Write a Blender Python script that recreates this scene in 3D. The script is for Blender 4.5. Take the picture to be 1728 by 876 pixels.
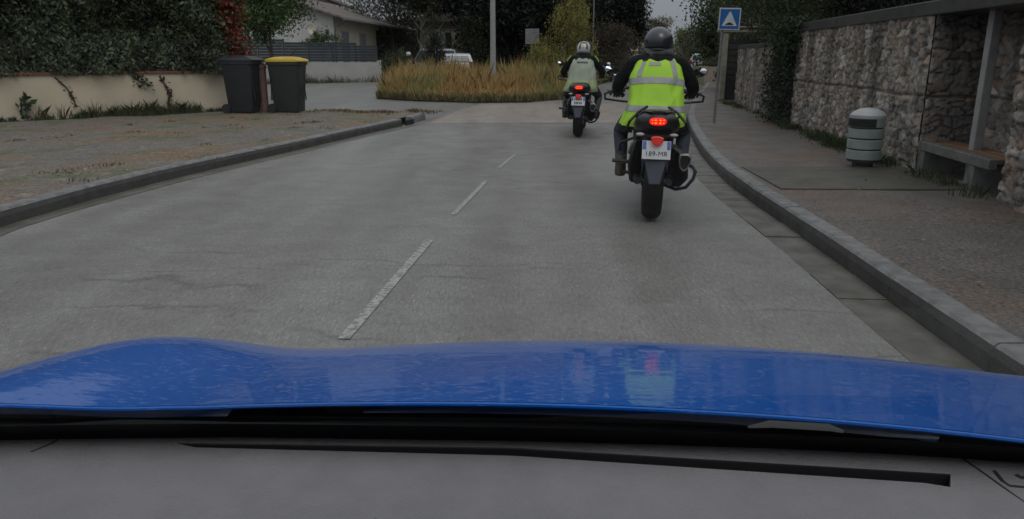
import bpy, math, random
import numpy as np
from mathutils import Vector, Matrix, noise as mnoise

R = math.radians
random.seed(7); RNG = np.random.default_rng(11)
scene = bpy.context.scene
for o in list(bpy.data.objects): bpy.data.objects.remove(o)
COL = scene.collection

# ------------------------------------------------------------------ camera
CAM_Z, PITCH, FPX = 1.30, R(15.0), 1280.0
cam_d = bpy.data.cameras.new('camera'); cam = bpy.data.objects.new('camera', cam_d); COL.objects.link(cam)
cam_d.sensor_width = 36; cam_d.lens = 36*FPX/1728; cam_d.clip_start = 0.02; cam_d.clip_end = 1500
cam.location = (0, 0, CAM_Z); cam.rotation_euler = (R(90)-PITCH, 0, 0)
scene.camera = cam

# ------------------------------------------------------------------ world and sun (overcast drizzle)
SUN_EL, SUN_AZ = R(55), R(150)
w = bpy.data.worlds.new("World"); scene.world = w; w.use_nodes = True
nt = w.node_tree; N = nt.nodes; L = nt.links; N.clear()
out = N.new('ShaderNodeOutputWorld'); bg = N.new('ShaderNodeBackground'); L.new(bg.outputs[0], out.inputs[0])
sky = N.new('ShaderNodeTexSky'); sky.sky_type = 'NISHITA'; sky.sun_disc = False
sky.sun_elevation = SUN_EL; sky.sun_rotation = SUN_AZ; sky.dust_density = 6; sky.air_density = 1.0
hs = N.new('ShaderNodeHueSaturation'); hs.inputs['Saturation'].default_value = 0.12; L.new(sky.outputs[0], hs.inputs['Color'])
tc = N.new('ShaderNodeTexCoord'); sp = N.new('ShaderNodeSeparateXYZ'); L.new(tc.outputs['Generated'], sp.inputs[0])
rp = N.new('ShaderNodeValToRGB'); L.new(sp.outputs['Z'], rp.inputs[0])
e = rp.color_ramp.elements
e[0].position = 0.0; e[0].color = (2.7, 2.86, 3.3, 1)
e[1].position = 1.0; e[1].color = (8.6, 8.7, 9.0, 1)
m1 = rp.color_ramp.elements.new(0.22); m1.color = (3.5, 3.6, 3.85, 1)
m2 = rp.color_ramp.elements.new(0.55); m2.color = (6.2, 6.3, 6.6, 1)
cl = N.new('ShaderNodeTexNoise'); cl.inputs['Scale'].default_value = 2.2; cl.inputs['Detail'].default_value = 5
L.new(tc.outputs['Generated'], cl.inputs['Vector'])
mr = N.new('ShaderNodeMapRange'); mr.inputs['To Min'].default_value = 0.82; mr.inputs['To Max'].default_value = 1.18; L.new(cl.outputs[0], mr.inputs[0])
mu = N.new('ShaderNodeVectorMath'); mu.operation = 'SCALE'; L.new(rp.outputs[0], mu.inputs[0]); L.new(mr.outputs[0], mu.inputs['Scale'])
mx = N.new('ShaderNodeMix'); mx.data_type = 'RGBA'; mx.inputs[0].default_value = 0.9
L.new(hs.outputs[0], mx.inputs[6]); L.new(mu.outputs[0], mx.inputs[7]); L.new(mx.outputs[2], bg.inputs[0])
bg.inputs[1].default_value = 0.10
sun_d = bpy.data.lights.new('sun', 'SUN'); sun = bpy.data.objects.new('sun', sun_d); COL.objects.link(sun)
sun_d.energy = 0.5; sun_d.angle = R(30); sun_d.color = (1, .97, .93)
sun.rotation_euler = (R(35), 0, R(20)); sun.location = (0, 0, 30)
scene.view_settings.view_transform = 'Standard'; scene.view_settings.look = 'None'
scene.view_settings.exposure = 0.0; scene.view_settings.gamma = 1.0; scene.view_settings.use_curve_mapping = False

# ------------------------------------------------------------------ survey helpers
def ground(px, py, z=0.0):
    """where the sight line through photo pixel px,py meets height z"""
    a, b = (px-864)/FPX, (438-py)/FPX
    d = Vector((a, math.cos(PITCH)+b*math.sin(PITCH), -math.sin(PITCH)+b*math.cos(PITCH)))
    t = (z-CAM_Z)/d.z
    return Vector((d.x*t, d.y*t, z))
def at(px, py, D):
    """point of that sight line at distance D ahead"""
    a, b = (px-864)/FPX, (438-py)/FPX
    d = Vector((a, math.cos(PITCH)+b*math.sin(PITCH), -math.sin(PITCH)+b*math.cos(PITCH)))
    t = D/d.y
    return Vector((d.x*t, D, CAM_Z+d.z*t))
def xat(px, D): return at(px, 95, D).x

# ------------------------------------------------------------------ materials
def mat(name, c1, c2=None, scale=6.0, rough=0.6, rvar=0.0, metal=0.0, bump=0.0, bscale=None, coat=0.0, coat_r=0.05,
        spec=0.5, emit=None, estr=0.0, attr=None, obj=True, detail=5, stops=(0.35, 0.65)):
    m = bpy.data.materials.new(name); m.use_nodes = True
    n = m.node_tree.nodes; l = m.node_tree.links; p = n['Principled BSDF']
    c2 = c2 or tuple(x*0.8 for x in c1)
    t = n.new('ShaderNodeTexCoord')
    nz = n.new('ShaderNodeTexNoise'); nz.inputs['Scale'].default_value = scale; nz.inputs['Detail'].default_value = detail
    l.new(t.outputs['Object' if obj else 'Generated'], nz.inputs['Vector'])
    cr = n.new('ShaderNodeValToRGB'); l.new(nz.outputs[0], cr.inputs[0])
    cr.color_ramp.elements[0].position = stops[0]; cr.color_ramp.elements[1].position = stops[1]
    cr.color_ramp.elements[0].color = (*c1, 1); cr.color_ramp.elements[1].color = (*c2, 1)
    src = cr.outputs[0]
    if attr:
        a = n.new('ShaderNodeAttribute'); a.attribute_name = attr
        mm = n.new('ShaderNodeMix'); mm.data_type = 'RGBA'; mm.blend_type = 'MULTIPLY'; mm.inputs[0].default_value = 1
        l.new(src, mm.inputs[6]); l.new(a.outputs['Color'], mm.inputs[7]); src = mm.outputs[2]
    l.new(src, p.inputs['Base Color'])
    p.inputs['Roughness'].default_value = rough; p.inputs['Metallic'].default_value = metal
    p.inputs['Specular IOR Level'].default_value = spec
    if rvar:
        r2 = n.new('ShaderNodeMapRange'); r2.inputs['To Min'].default_value = max(0.02, rough-rvar); r2.inputs['To Max'].default_value = min(1, rough+rvar)
        r2.inputs['From Min'].default_value = .3; r2.inputs['From Max'].default_value = .7
        l.new(nz.outputs[0], r2.inputs[0]); l.new(r2.outputs[0], p.inputs['Roughness'])
    if bump:
        b = n.new('ShaderNodeTexNoise'); b.inputs['Scale'].default_value = bscale or scale*6; b.inputs['Detail'].default_value = 4
        l.new(t.outputs['Object'], b.inputs['Vector'])
        bp = n.new('ShaderNodeBump'); bp.inputs['Strength'].default_value = bump; bp.inputs['Distance'].default_value = 0.01
        l.new(b.outputs[0], bp.inputs['Height']); l.new(bp.outputs[0], p.inputs['Normal'])
    if coat:
        p.inputs['Coat Weight'].default_value = coat; p.inputs['Coat Roughness'].default_value = coat_r
    if emit:
        p.inputs['Emission Color'].default_value = (*emit, 1); p.inputs['Emission Strength'].default_value = estr
    return m

# ------------------------------------------------------------------ mesh builder
class MB:
    def __init__(s): s.v = []; s.f = []; s.mi = []; s.k = 0
    def add(s, vs, fs):
        b = len(s.v); s.v += [tuple(x) for x in vs]; s.f += [tuple(i+b for i in f) for f in fs]; s.mi += [s.k]*len(fs); return s
    def box(s, c, d, rz=0.0, rx=0.0, ry=0.0):
        M = Matrix.Translation(c) @ Matrix.Rotation(rz, 4, 'Z') @ Matrix.Rotation(ry, 4, 'Y') @ Matrix.Rotation(rx, 4, 'X')
        vs = [M @ Vector((x*d[0]/2, y*d[1]/2, z*d[2]/2)) for z in (-1, 1) for x, y in ((-1, -1), (1, -1), (1, 1), (-1, 1))]
        return s.add(vs, [(3, 2, 1, 0), (4, 5, 6, 7), (0, 1, 5, 4), (1, 2, 6, 5), (2, 3, 7, 6), (3, 0, 4, 7)])
    def tube(s, pts, r, n=10, caps=True, flat=None, closed=False):
        pts = [Vector(p) for p in pts]; k = len(pts); rs = r if isinstance(r, (list, tuple)) else [r]*k
        rings = []; prev = None
        for i, p in enumerate(pts):
            if closed: t = pts[(i+1) % k]-pts[i-1]
            else: t = (pts[min(i+1, k-1)]-pts[max(i-1, 0)])
            t = t.normalized() if t.length > 1e-9 else Vector((0, 0, 1))
            if prev is None:
                a = Vector((0, 0, 1)) if abs(t.z) < .9 else Vector((0, 1, 0)); u = t.cross(a).normalized()
            else: u = (prev - t*prev.dot(t)).normalized()
            prev = u; v = t.cross(u)
            fl = flat or 1.0
            rings.append([p+u*math.cos(2*math.pi*j/n)*rs[i]+v*math.sin(2*math.pi*j/n)*rs[i]*fl for j in range(n)])
        return s.loft(rings, caps and not closed, closed)
    def loft(s, rings, caps=True, closed=False):
        n = len(rings[0]); vs = [v for r_ in rings for v in r_]; fs = []
        K = len(rings)
        for i in range(K if closed else K-1):
            for j in range(n):
                a, b = i*n+j, i*n+(j+1) % n; i2 = (i+1) % K
                fs.append((a, b, i2*n+(j+1) % n, i2*n+j))
        if caps: fs += [tuple(range(n-1, -1, -1)), tuple((K-1)*n+j for j in range(n))]
        return s.add(vs, fs)
    def grid(s, rows, closed=False):
        n = len(rows[0]); vs = [v for r_ in rows for v in r_]
        fs = [(i*n+j, i*n+j+1, (i+1)*n+j+1, (i+1)*n+j) for i in range(len(rows)-1) for j in range(n-1)]
        return s.add(vs, fs)
    def ball(s, c, r, n=16, m=10, top=1.0, rot=None):
        if not isinstance(r, (list, tuple)): r = (r, r, r)
        c = Vector(c); vs = []; rot = rot or Matrix.Identity(3)
        for i in range(m+1):
            th = math.pi*i/m
            for j in range(n):
                ph = 2*math.pi*j/n
                vs.append(c+rot @ Vector((r[0]*math.sin(th)*math.cos(ph), r[1]*math.sin(th)*math.sin(ph), r[2]*math.cos(th))))
        fs = [(i*n+j, (i+1)*n+j, (i+1)*n+(j+1) % n, i*n+(j+1) % n) for i in range(m) for j in range(n)]
        return s.add(vs, fs)
    def prism(s, poly, d):
        """poly: list of 3-D points, d: extrusion vector"""
        d = Vector(d); n = len(poly); vs = [Vector(p) for p in poly]+[Vector(p)+d for p in poly]
        fs = [tuple(range(n-1, -1, -1)), tuple(range(n, 2*n))]+[(i, (i+1) % n, n+(i+1) % n, n+i) for i in range(n)]
        return s.add(vs, fs)
    def build(s, name, m, parent=None, loc=None, bevel=0, smooth=True, ang=35):
        me = bpy.data.meshes.new(name); me.from_pydata([tuple(v) for v in s.v], [], s.f); me.validate()
        ms = m if isinstance(m, (list, tuple)) else [m]
        for x in ms: me.materials.append(x)
        if len(ms) > 1 and len(s.mi) == len(me.polygons): me.polygons.foreach_set('material_index', s.mi)
        import bmesh
        bm = bmesh.new(); bm.from_mesh(me); bmesh.ops.remove_doubles(bm, verts=bm.verts, dist=1e-5); bmesh.ops.recalc_face_normals(bm, faces=bm.faces)
        bm.to_mesh(me); bm.free()
        if smooth:
            me.polygons.foreach_set('use_smooth', [True]*len(me.polygons)); me.set_sharp_from_angle(angle=R(ang))
        o = bpy.data.objects.new(name, me); COL.objects.link(o)
        if parent: o.parent = parent
        if loc: o.location = loc
        if bevel:
            b = o.modifiers.new('bevel', 'BEVEL'); b.width = bevel; b.segments = 2; b.limit_method = 'ANGLE'; b.angle_limit = R(40)
        return o

def tag(o, label=None, cat=None, group=None, kind=None):
    if label: o['label'] = label
    if cat: o['category'] = cat
    if group: o['group'] = group
    if kind: o['kind'] = kind
    return o
def thing(name, label, cat, loc=(0, 0, 0), rz=0, group=None):
    o = bpy.data.objects.new(name, None); COL.objects.link(o); o.location = loc; o.rotation_euler = (0, 0, rz); o.empty_display_size = .2
    return tag(o, label, cat, group)
def struct(o): o['kind'] = 'structure'; return o
def kids(o): return [c for c in bpy.data.objects if c.parent == o]
def copy_tree(o, parent=None):
    c = o.copy(); COL.objects.link(c); c.parent = parent
    for ch in kids(o): copy_tree(ch, c)
    return c

def interp(line, D):
    ds = [p[0] for p in line]; xs = [p[1] for p in line]
    return float(np.interp(D, ds, xs))
def sm(line):   # smooth a (D, X) line by cubic resampling
    out = []
    n = len(line)
    for i in range(n-1):
        p0, p1, p2, p3 = line[max(i-1, 0)], line[i], line[i+1], line[min(i+2, n-1)]
        def slope(a, b): return (b[1]-a[1])/max(b[0]-a[0], 1e-6)
        m1 = (slope(p0, p1)+slope(p1, p2))/2 if i else slope(p1, p2)
        m2_ = (slope(p1, p2)+slope(p2, p3))/2 if i < n-2 else slope(p1, p2)
        h = p2[0]-p1[0]; k = max(2, int(h/0.6))
        for j in range(k):
            t = j/k
            y = (2*t**3-3*t*t+1)*p1[1]+(t**3-2*t*t+t)*h*m1+(-2*t**3+3*t*t)*p2[1]+(t**3-t*t)*h*m2_
            out.append((p1[0]+t*h, y))
    out.append(line[-1]); return out
def offset(line, d):
    """line of (D,X); positive d = to the right"""
    res = []
    for i, (D, X) in enumerate(line):
        a = line[max(i-1, 0)]; b = line[min(i+1, len(line)-1)]
        t = Vector((b[1]-a[1], b[0]-a[0])).normalized()
        res.append((D - t.x*d, X + t.y*d))
    return res

RK = sm([(-6, 1.9), (0, 1.98), (3.2, 2.03), (4.8, 2.13), (6.28, 2.19), (7.5, 2.25), (9.3, 2.43), (12, 2.86), (15.8, 3.6), (19.5, 4.5), (32, 7.9), (59, 15.5), (120, 33)])
LK = sm([(-6, -3.9), (0, -3.98), (5.8, -4.02), (7.12, -3.92), (8.8, -3.6), (10.87, -3.08), (13.2, -2.52), (15.4, -1.95)])
PAV = 0.13

# ------------------------------------------------------------------ setting materials
def road_material(name, base, var, lines=True):
    m = bpy.data.materials.new(name); m.use_nodes = True; n = m.node_tree.nodes; l = m.node_tree.links; p = n['Principled BSDF']
    t = n.new('ShaderNodeTexCoord')
    def noise(s, d=5, vec=None, rough=.5):
        z = n.new('ShaderNodeTexNoise'); z.inputs['Scale'].default_value = s; z.inputs['Detail'].default_value = d; z.inputs['Roughness'].default_value = rough
        l.new(vec or t.outputs['Object'], z.inputs['Vector']); return z.outputs[0]
    def ramp(src, a, b, c1, c2):
        r = n.new('ShaderNodeValToRGB'); r.color_ramp.elements[0].position = a; r.color_ramp.elements[1].position = b
        r.color_ramp.elements[0].color = (*c1, 1); r.color_ramp.elements[1].color = (*c2, 1); l.new(src, r.inputs[0]); return r.outputs[0]
    def mix(a, b, f, mode='MIX'):
        x = n.new('ShaderNodeMix'); x.data_type = 'RGBA'; x.blend_type = mode
        if isinstance(f, float): x.inputs[0].default_value = f
        else: l.new(f, x.inputs[0])
        l.new(a, x.inputs[6]); l.new(b, x.inputs[7]); return x.outputs[2]
    mp = n.new('ShaderNodeMapping'); l.new(t.outputs['Object'], mp.inputs[0]); mp.inputs['Scale'].default_value = (1, .22, 1); mp.inputs['Rotation'].default_value = (0, 0, R(6))
    big = ramp(noise(.9, 6, mp.outputs[0]), .3, .7, tuple(x*(1-var) for x in base), tuple(x*(1+var) for x in base))
    grain = ramp(noise(62, 3, mp.outputs[0], .75), .3, .72, (.62, .62, .62), (1.34, 1.33, 1.29))
    c = mix(big, grain, .85, 'MULTIPLY')
    stone = ramp(noise(75, 1), .64, .70, (1, 1, 1), (2.0, 1.95, 1.85)); c = mix(c, stone, 1.0, 'MULTIPLY')
    patch = ramp(noise(3.2, 5), .42, .6, (.93, .925, .92), (1.04, 1.04, 1.045)); c = mix(c, patch, 1.0, 'MULTIPLY')
    mp3 = n.new('ShaderNodeMapping'); l.new(t.outputs['Object'], mp3.inputs[0]); mp3.inputs['Scale'].default_value = (1.5, .12, 1); mp3.inputs['Rotation'].default_value = (0, 0, R(5))
    c = mix(c, ramp(noise(1.3, 4, mp3.outputs[0]), .36, .62, (.86, .85, .84), (1.07, 1.07, 1.08)), 1.0, 'MULTIPLY')
    c = mix(c, ramp(noise(9, 6, None, .7), .60, .74, (1, 1, 1), (.62, .60, .57)), .8, 'MULTIPLY')
    mp4 = n.new('ShaderNodeMapping'); l.new(t.outputs['Object'], mp4.inputs[0]); mp4.inputs['Scale'].default_value = (.28, 2.0, 1); mp4.inputs['Rotation'].default_value = (0, 0, R(3))
    c = mix(c, ramp(noise(2.6, 6, mp4.outputs[0], .6), .60, .68, (1, 1, 1), (.78, .77, .76)), .4, 'MULTIPLY')
    if lines:   # crosswise cracks and seams
        mp2 = n.new('ShaderNodeMapping'); l.new(t.outputs['Object'], mp2.inputs[0]); mp2.inputs['Rotation'].default_value = (0, 0, R(4)); mp2.inputs['Scale'].default_value = (.12, .9, 1)
        dn = n.new('ShaderNodeTexNoise'); dn.inputs['Scale'].default_value = 2.2; dn.inputs['Detail'].default_value = 6; l.new(t.outputs['Object'], dn.inputs['Vector'])
        ad = n.new('ShaderNodeVectorMath'); ad.operation = 'MULTIPLY_ADD'; l.new(dn.outputs['Color'], ad.inputs[0]); ad.inputs[1].default_value = (.25, .25, 0); l.new(mp2.outputs[0], ad.inputs[2])
        vo = n.new('ShaderNodeTexVoronoi'); vo.feature = 'DISTANCE_TO_EDGE'; vo.inputs['Scale'].default_value = 1.1; l.new(ad.outputs[0], vo.inputs['Vector'])
        ck = ramp(vo.outputs[0], .0, .010, (.62, .61, .60), (1, 1, 1))
        br = ramp(noise(.8, 2), .50, .56, (0, 0, 0), (1, 1, 1))
        one = n.new('ShaderNodeRGB'); one.outputs[0].default_value = (1, 1, 1, 1)
        c = mix(c, mix(one.outputs[0], ck, br), 1.0, 'MULTIPLY')
    l.new(c, p.inputs['Base Color'])
    rr = n.new('ShaderNodeMapRange'); l.new(noise(1.6, 6), rr.inputs[0]); rr.inputs['From Min'].default_value = .3; rr.inputs['From Max'].default_value = .7
    rr.inputs['To Min'].default_value = .31; rr.inputs['To Max'].default_value = .43; l.new(rr.outputs[0], p.inputs['Roughness'])
    bp = n.new('ShaderNodeBump'); bp.inputs['Strength'].default_value = .55; bp.inputs['Distance'].default_value = .006
    l.new(noise(120, 3, None, .7), bp.inputs['Height']); l.new(bp.outputs[0], p.inputs['Normal'])
    return m
M_road = road_material('wet_asphalt', (.196, .192, .188), .10)
M_table = road_material('pinkish_asphalt', (.27, .235, .21), .10, False)
M_side = road_material('side_asphalt', (.165, .158, .155), .1, False)
M_gutter = mat('gutter_concrete', (.13, .125, .11), (.07, .068, .055), 5, .45, .1, bump=.4, bscale=60)
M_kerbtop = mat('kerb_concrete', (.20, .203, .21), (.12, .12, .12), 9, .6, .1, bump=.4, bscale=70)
def pave_material():
    m = mat('wet_pavement', (.135, .118, .108), (.085, .076, .072), 2.5, .5, .08, bump=.9, bscale=70, stops=(.3, .7))
    n = m.node_tree.nodes; l = m.node_tree.links; p = n['Principled BSDF']; src = p.inputs['Base Color'].links[0].from_socket; t = n.new('ShaderNodeTexCoord')
    for sc, a, b_, c1, c2 in ((40, .32, .70, (.55, .55, .55), (1.5, 1.5, 1.5)), (60, .62, .70, (1, 1, 1), (2.0, 1.85, 1.7)), (.8, .50, .68, (1, 1, 1), (1.12, .84, .66))):
        z = n.new('ShaderNodeTexNoise'); z.inputs['Scale'].default_value = sc; z.inputs['Detail'].default_value = 3 if sc > 5 else 7; l.new(t.outputs['Object'], z.inputs['Vector'])
        r_ = n.new('ShaderNodeValToRGB'); r_.color_ramp.elements[0].position = a; r_.color_ramp.elements[1].position = b_; r_.color_ramp.elements[0].color = (*c1, 1); r_.color_ramp.elements[1].color = (*c2, 1); l.new(z.outputs[0], r_.inputs[0])
        x = n.new('ShaderNodeMix'); x.data_type = 'RGBA'; x.blend_type = 'MULTIPLY'; x.inputs[0].default_value = 1; l.new(src, x.inputs[6]); l.new(r_.outputs[0], x.inputs[7]); src = x.outputs[2]
    l.new(src, p.inputs['Base Color']); return m
M_pave = pave_material()
M_ground = mat('garden_ground', (.05, .055, .03), (.08, .065, .04), .8, .95)
M_paint = mat('worn_road_paint', (.38, .38, .37), (.19, .185, .18), 30, .5, .1, stops=(.44, .60), bump=.3, bscale=100)

def verge_material():
    m = mat('gravel_verge', (.22, .20, .18), (.075, .07, .066), 26, .9, bump=.9, bscale=80, stops=(.3, .7))
    n = m.node_tree.nodes; l = m.node_tree.links; p = n['Principled BSDF']; src = p.inputs['Base Color'].links[0].from_socket
    t = n.new('ShaderNodeTexCoord')
    for sc, a, b, col, seed in ((.55, .44, .60, (.165, .112, .07), 3.0), (1.1, .52, .62, (.095, .105, .055), 9.0), (6, .56, .70, (.24, .215, .19), 4.0), (2.5, .58, .68, (.09, .08, .07), 14.0)):
        mp = n.new('ShaderNodeMapping'); mp.inputs['Location'].default_value = (seed, seed, 0); l.new(t.outputs['Object'], mp.inputs[0])
        z = n.new('ShaderNodeTexNoise'); z.inputs['Scale'].default_value = sc; z.inputs['Detail'].default_value = 8; z.inputs['Roughness'].default_value = .65; l.new(mp.outputs[0], z.inputs['Vector'])
        r_ = n.new('ShaderNodeMapRange'); r_.inputs['From Min'].default_value = a; r_.inputs['From Max'].default_value = b; l.new(z.outputs[0], r_.inputs[0])
        g2 = n.new('ShaderNodeTexNoise'); g2.inputs['Scale'].default_value = 30; l.new(t.outputs['Object'], g2.inputs['Vector'])
        r2 = n.new('ShaderNodeValToRGB'); r2.color_ramp.elements[0].color = (*[x*.45 for x in col], 1); r2.color_ramp.elements[1].color = (*[x*1.7 for x in col], 1)
        r2.color_ramp.elements[0].position = .3; r2.color_ramp.elements[1].position = .7; l.new(g2.outputs[0], r2.inputs[0])
        x = n.new('ShaderNodeMix'); x.data_type = 'RGBA'; l.new(r_.outputs[0], x.inputs[0]); l.new(src, x.inputs[6]); l.new(r2.outputs[0], x.inputs[7]); src = x.outputs[2]
    l.new(src, p.inputs['Base Color']); return m
M_verge = verge_material()

# ------------------------------------------------------------------ setting
def sheet(name, rows, m):
    b = MB(); b.grid(rows); return struct(b.build(name, m, smooth=False))
b = MB(); S = 400
b.add([(-S, -60, -.05), (S, -60, -.05), (S, 700, -.05), (-S, 700, -.05)], [(0, 1, 2, 3)]); struct(b.build('ground', M_ground, smooth=False))
# hill beyond, low
# main road: near stretch between the kerbs, then on beyond the junction
rows = []
RG = offset(RK, -.27)
for D in list(np.arange(-6, 15.7, .6)): rows.append([(interp(LK, D)-.02, D, 0), (interp(RG, D), D, 0)])
sheet('road', rows, M_road)
LF = [(21.6, .2), (26, 1.7), (34, 3.6), (40, 4.9), (59, 10), (120, 27)]
rows = []
for D in [21.4, 24, 28, 32, 36, 40, 48, 59, 80, 120]: rows.append([(interp(LF, D), D, .01), (interp(RG, D), D, .01)])
sheet('road', rows, M_road).name = 'far_road'
# side road fans out to the left beyond the verge
sheet('side_road', [[(-60, 15, -.01), (-1.0, 15, -.01), (5, 15, -.012)], [(-60, 24.5, -.01), (-.5, 24.5, -.01), (5, 24.5, -.012)], [(-60, 46, -.01), (-6.0, 46, -.01), (-4, 46, -.012)]], M_side)
# raised speed table of pinkish asphalt (ramp, flat, ramp)
b = MB(); rws = []
for D, z in ((15.45, .004), (15.6, .012), (16.4, .05), (17, .06), (20.4, .06), (21.4, .014), (21.8, .012)):
    xl = interp([(15.45, -1.7), (17, -1.5), (21.8, -.9)], D); rws.append([(xl, D, z*.3), (xl+.5, D, z), (interp(RG, D), D, z)])
b.grid(rws); struct(b.build('speed_table', M_table, smooth=False))
# gutter strip with joints, right
def along(line, step):
    pts = [Vector((x, d)) for d, x in line]; res = []; i = 0; pos = 0.0; acc = 0.0
    res.append((pts[0], (pts[1]-pts[0]).normalized()))
    target = step
    for i in range(len(pts)-1):
        seg = (pts[i+1]-pts[i]).length
        while acc+seg >= target:
            t = (target-acc)/seg; res.append((pts[i].lerp(pts[i+1], t), (pts[i+1]-pts[i]).normalized())); target += step
        acc += seg
    return res
def kerb_run(name, line, side, step, prof, m, gap=.005, dmax=120):
    """profile (offset outward, z) swept in separate stones"""
    b = MB(); st = [s for s in along(line, step) if s[0].y < dmax]
    for i in range(len(st)-1):
        (p0, t0), (p1, t1) = st[i], st[i+1]
        q0 = p0+t0*gap; q1 = p1-t0*gap; j = random.uniform(-.004, .004)
        def ring(q, t):
            nrm = Vector((t.y, -t.x))*side
            return [Vector((q.x+nrm.x*o_, q.y+nrm.y*o_, z+j)) for o_, z in prof]
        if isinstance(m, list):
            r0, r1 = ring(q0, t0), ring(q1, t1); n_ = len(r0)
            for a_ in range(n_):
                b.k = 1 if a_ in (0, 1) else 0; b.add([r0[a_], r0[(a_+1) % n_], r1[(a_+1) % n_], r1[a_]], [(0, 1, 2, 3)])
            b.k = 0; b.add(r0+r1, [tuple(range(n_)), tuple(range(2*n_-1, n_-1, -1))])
        else: b.loft([ring(q0, t0), ring(q1, t1)], True)
    return struct(b.build(name, m, smooth=False))
KP = [(0, -.05), (.0, .08), (.012, .118), (.03, PAV+.004), (.14, PAV+.006), (.14, -.05)]
M_kface = mat('dark_kerb_face', (.070, .068, .064), (.048, .047, .045), 6, .6, .1, bump=.4, bscale=70)  # kerb face coloured darker than its top
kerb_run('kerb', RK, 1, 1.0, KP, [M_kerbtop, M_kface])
kerb_run('gutter', offset(RK, -.272), 1, .5, [(0, -.04), (0, .004), (.268, .002), (.268, -.04)], M_gutter, .0015, 60)
kl = list(LK)
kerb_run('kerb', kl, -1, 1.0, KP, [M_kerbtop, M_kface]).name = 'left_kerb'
M_stain = mat('wet_gutter_silt', (.085, .078, .062), (.13, .12, .105), 3, .4, .1, bump=.4, bscale=70)
b = MB(); b.grid([[(X-.01, D, .004), (X+.12+.09*(1+mnoise.noise(Vector((D*.9, 3, 0))))+.02*mnoise.noise(Vector((D*7, 3, 0))), D, .004)] for D, X in LK]); struct(b.build('left_gutter', M_stain, smooth=False))
# kerb return round the corner with its dark drain mouth
cx, cd = interp(LK, 15.3), 15.3
ret = [(cd, cx), (15.75, cx+.02), (16.5, cx+.12), (17.0, cx-.1), (17.3, cx-.9), (17.4, cx-2.6), (17.4, cx-4.2)]
b = MB(); rings = []
for i, (D, X) in enumerate(ret):
    a = ret[max(i-1, 0)]; c = ret[min(i+1, len(ret)-1)]; t = Vector((c[1]-a[1], c[0]-a[0])).normalized(); nr = Vector((-t.y, t.x))
    hz = 1 if i < 3 else max(.12, 1-.3*(i-2))
    rings.append([Vector((X+nr.x*o_, D+nr.y*o_, z*hz if z > 0 else z)) for o_, z in KP])
b.loft(rings); struct(b.build('corner_kerb', M_kerbtop, smooth=False))
M_black = mat('black_hole', (.01, .01, .01), rough=.8)
b = MB(); b.box((interp(LK, 15.1)+.01, 15.1, .05), (.03, .42, .09), rz=-R(14)); struct(b.build('drain_mouth', M_black, smooth=False))

# left gravel verge, gently uneven
def uneven(name, fn, ds, xs, m, amp=.012, base=PAV):
    rows = []
    for D in ds:
        x0, x1 = fn(D); row = []
        for t in xs:
            X = x0+(x1-x0)*t; k = min(1, (1-t)*8) if fn is left_f else min(1, t*8)
            row.append((X, D, base+k*amp*mnoise.noise(Vector((X*1.3, D*1.3, 0)))*2))
        rows.append(row)
    return sheet(name, rows, m)
LKO = offset(LK, -.14)
def left_f(D):
    if D <= 15.2: return (-20, interp(LKO, D))
    return (-20, interp([(15.2, interp(LKO, 15.2)), (16.6, cx-.05), (17.3, cx-.6), (17.5, cx-4)], D))
uneven('verge', left_f, list(np.arange(-6, 17.3, .3))+[17.3], [i/60 for i in range(61)], M_verge)
RKO = offset(RK, .14)
def right_f(D): return (interp(RKO, D), interp([(-6, 8), (20, 9), (60, 22), (120, 45)], D))
uneven('pavement', right_f, list(np.arange(-6, 40, .35))+[45, 60, 80, 119], [i/24 for i in range(25)], M_pave, .008)
# darker wet slab across the pavement before the litter bin
M_slab = mat('damp_slab', (.095, .09, .075), (.062, .058, .048), 4, .45, .1, bump=.4, bscale=90)
P = [ground(1252, 283, PAV), ground(1318, 320, PAV), ground(1640, 322, PAV), ground(1540, 284, PAV)]
b = MB(); b.prism([(p.x, p.y, PAV-.02) for p in P], (0, 0, .032)); struct(b.build('pavement_slab', M_slab, smooth=False))
# front garden soil behind the verge wall and grass island under the tall grass
# centre line dashes
b = MB()
def dash(p0, p1, wd):
    a, c = ground(*p0), ground(*p1); t = (c-a).normalized(); nr = Vector((t.y, -t.x, 0))*wd/2
    k = 8; rr = [[a.lerp(c, i/k)-nr, a.lerp(c, i/k)+nr] for i in range(k+1)]
    b.grid([[(q.x, q.y, .005) for q in r_] for r_ in rr])
dash((580, 573), (725, 406), .058); dash((765, 363), (819, 307), .048); dash((842, 284), (869, 261), .036)
a0, a1 = ground(580, 573), ground(725, 406); back = a0-(a1-a0)*1.6
b.grid([[(back.x-.04, back.y, .005), (back.x+.04, back.y, .005)], [(a0.x-.12-.04, a0.y-1.2, .005), (a0.x-.12+.04, a0.y-1.2, .005)]])
struct(b.build('road_markings', M_paint, smooth=False))

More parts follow.
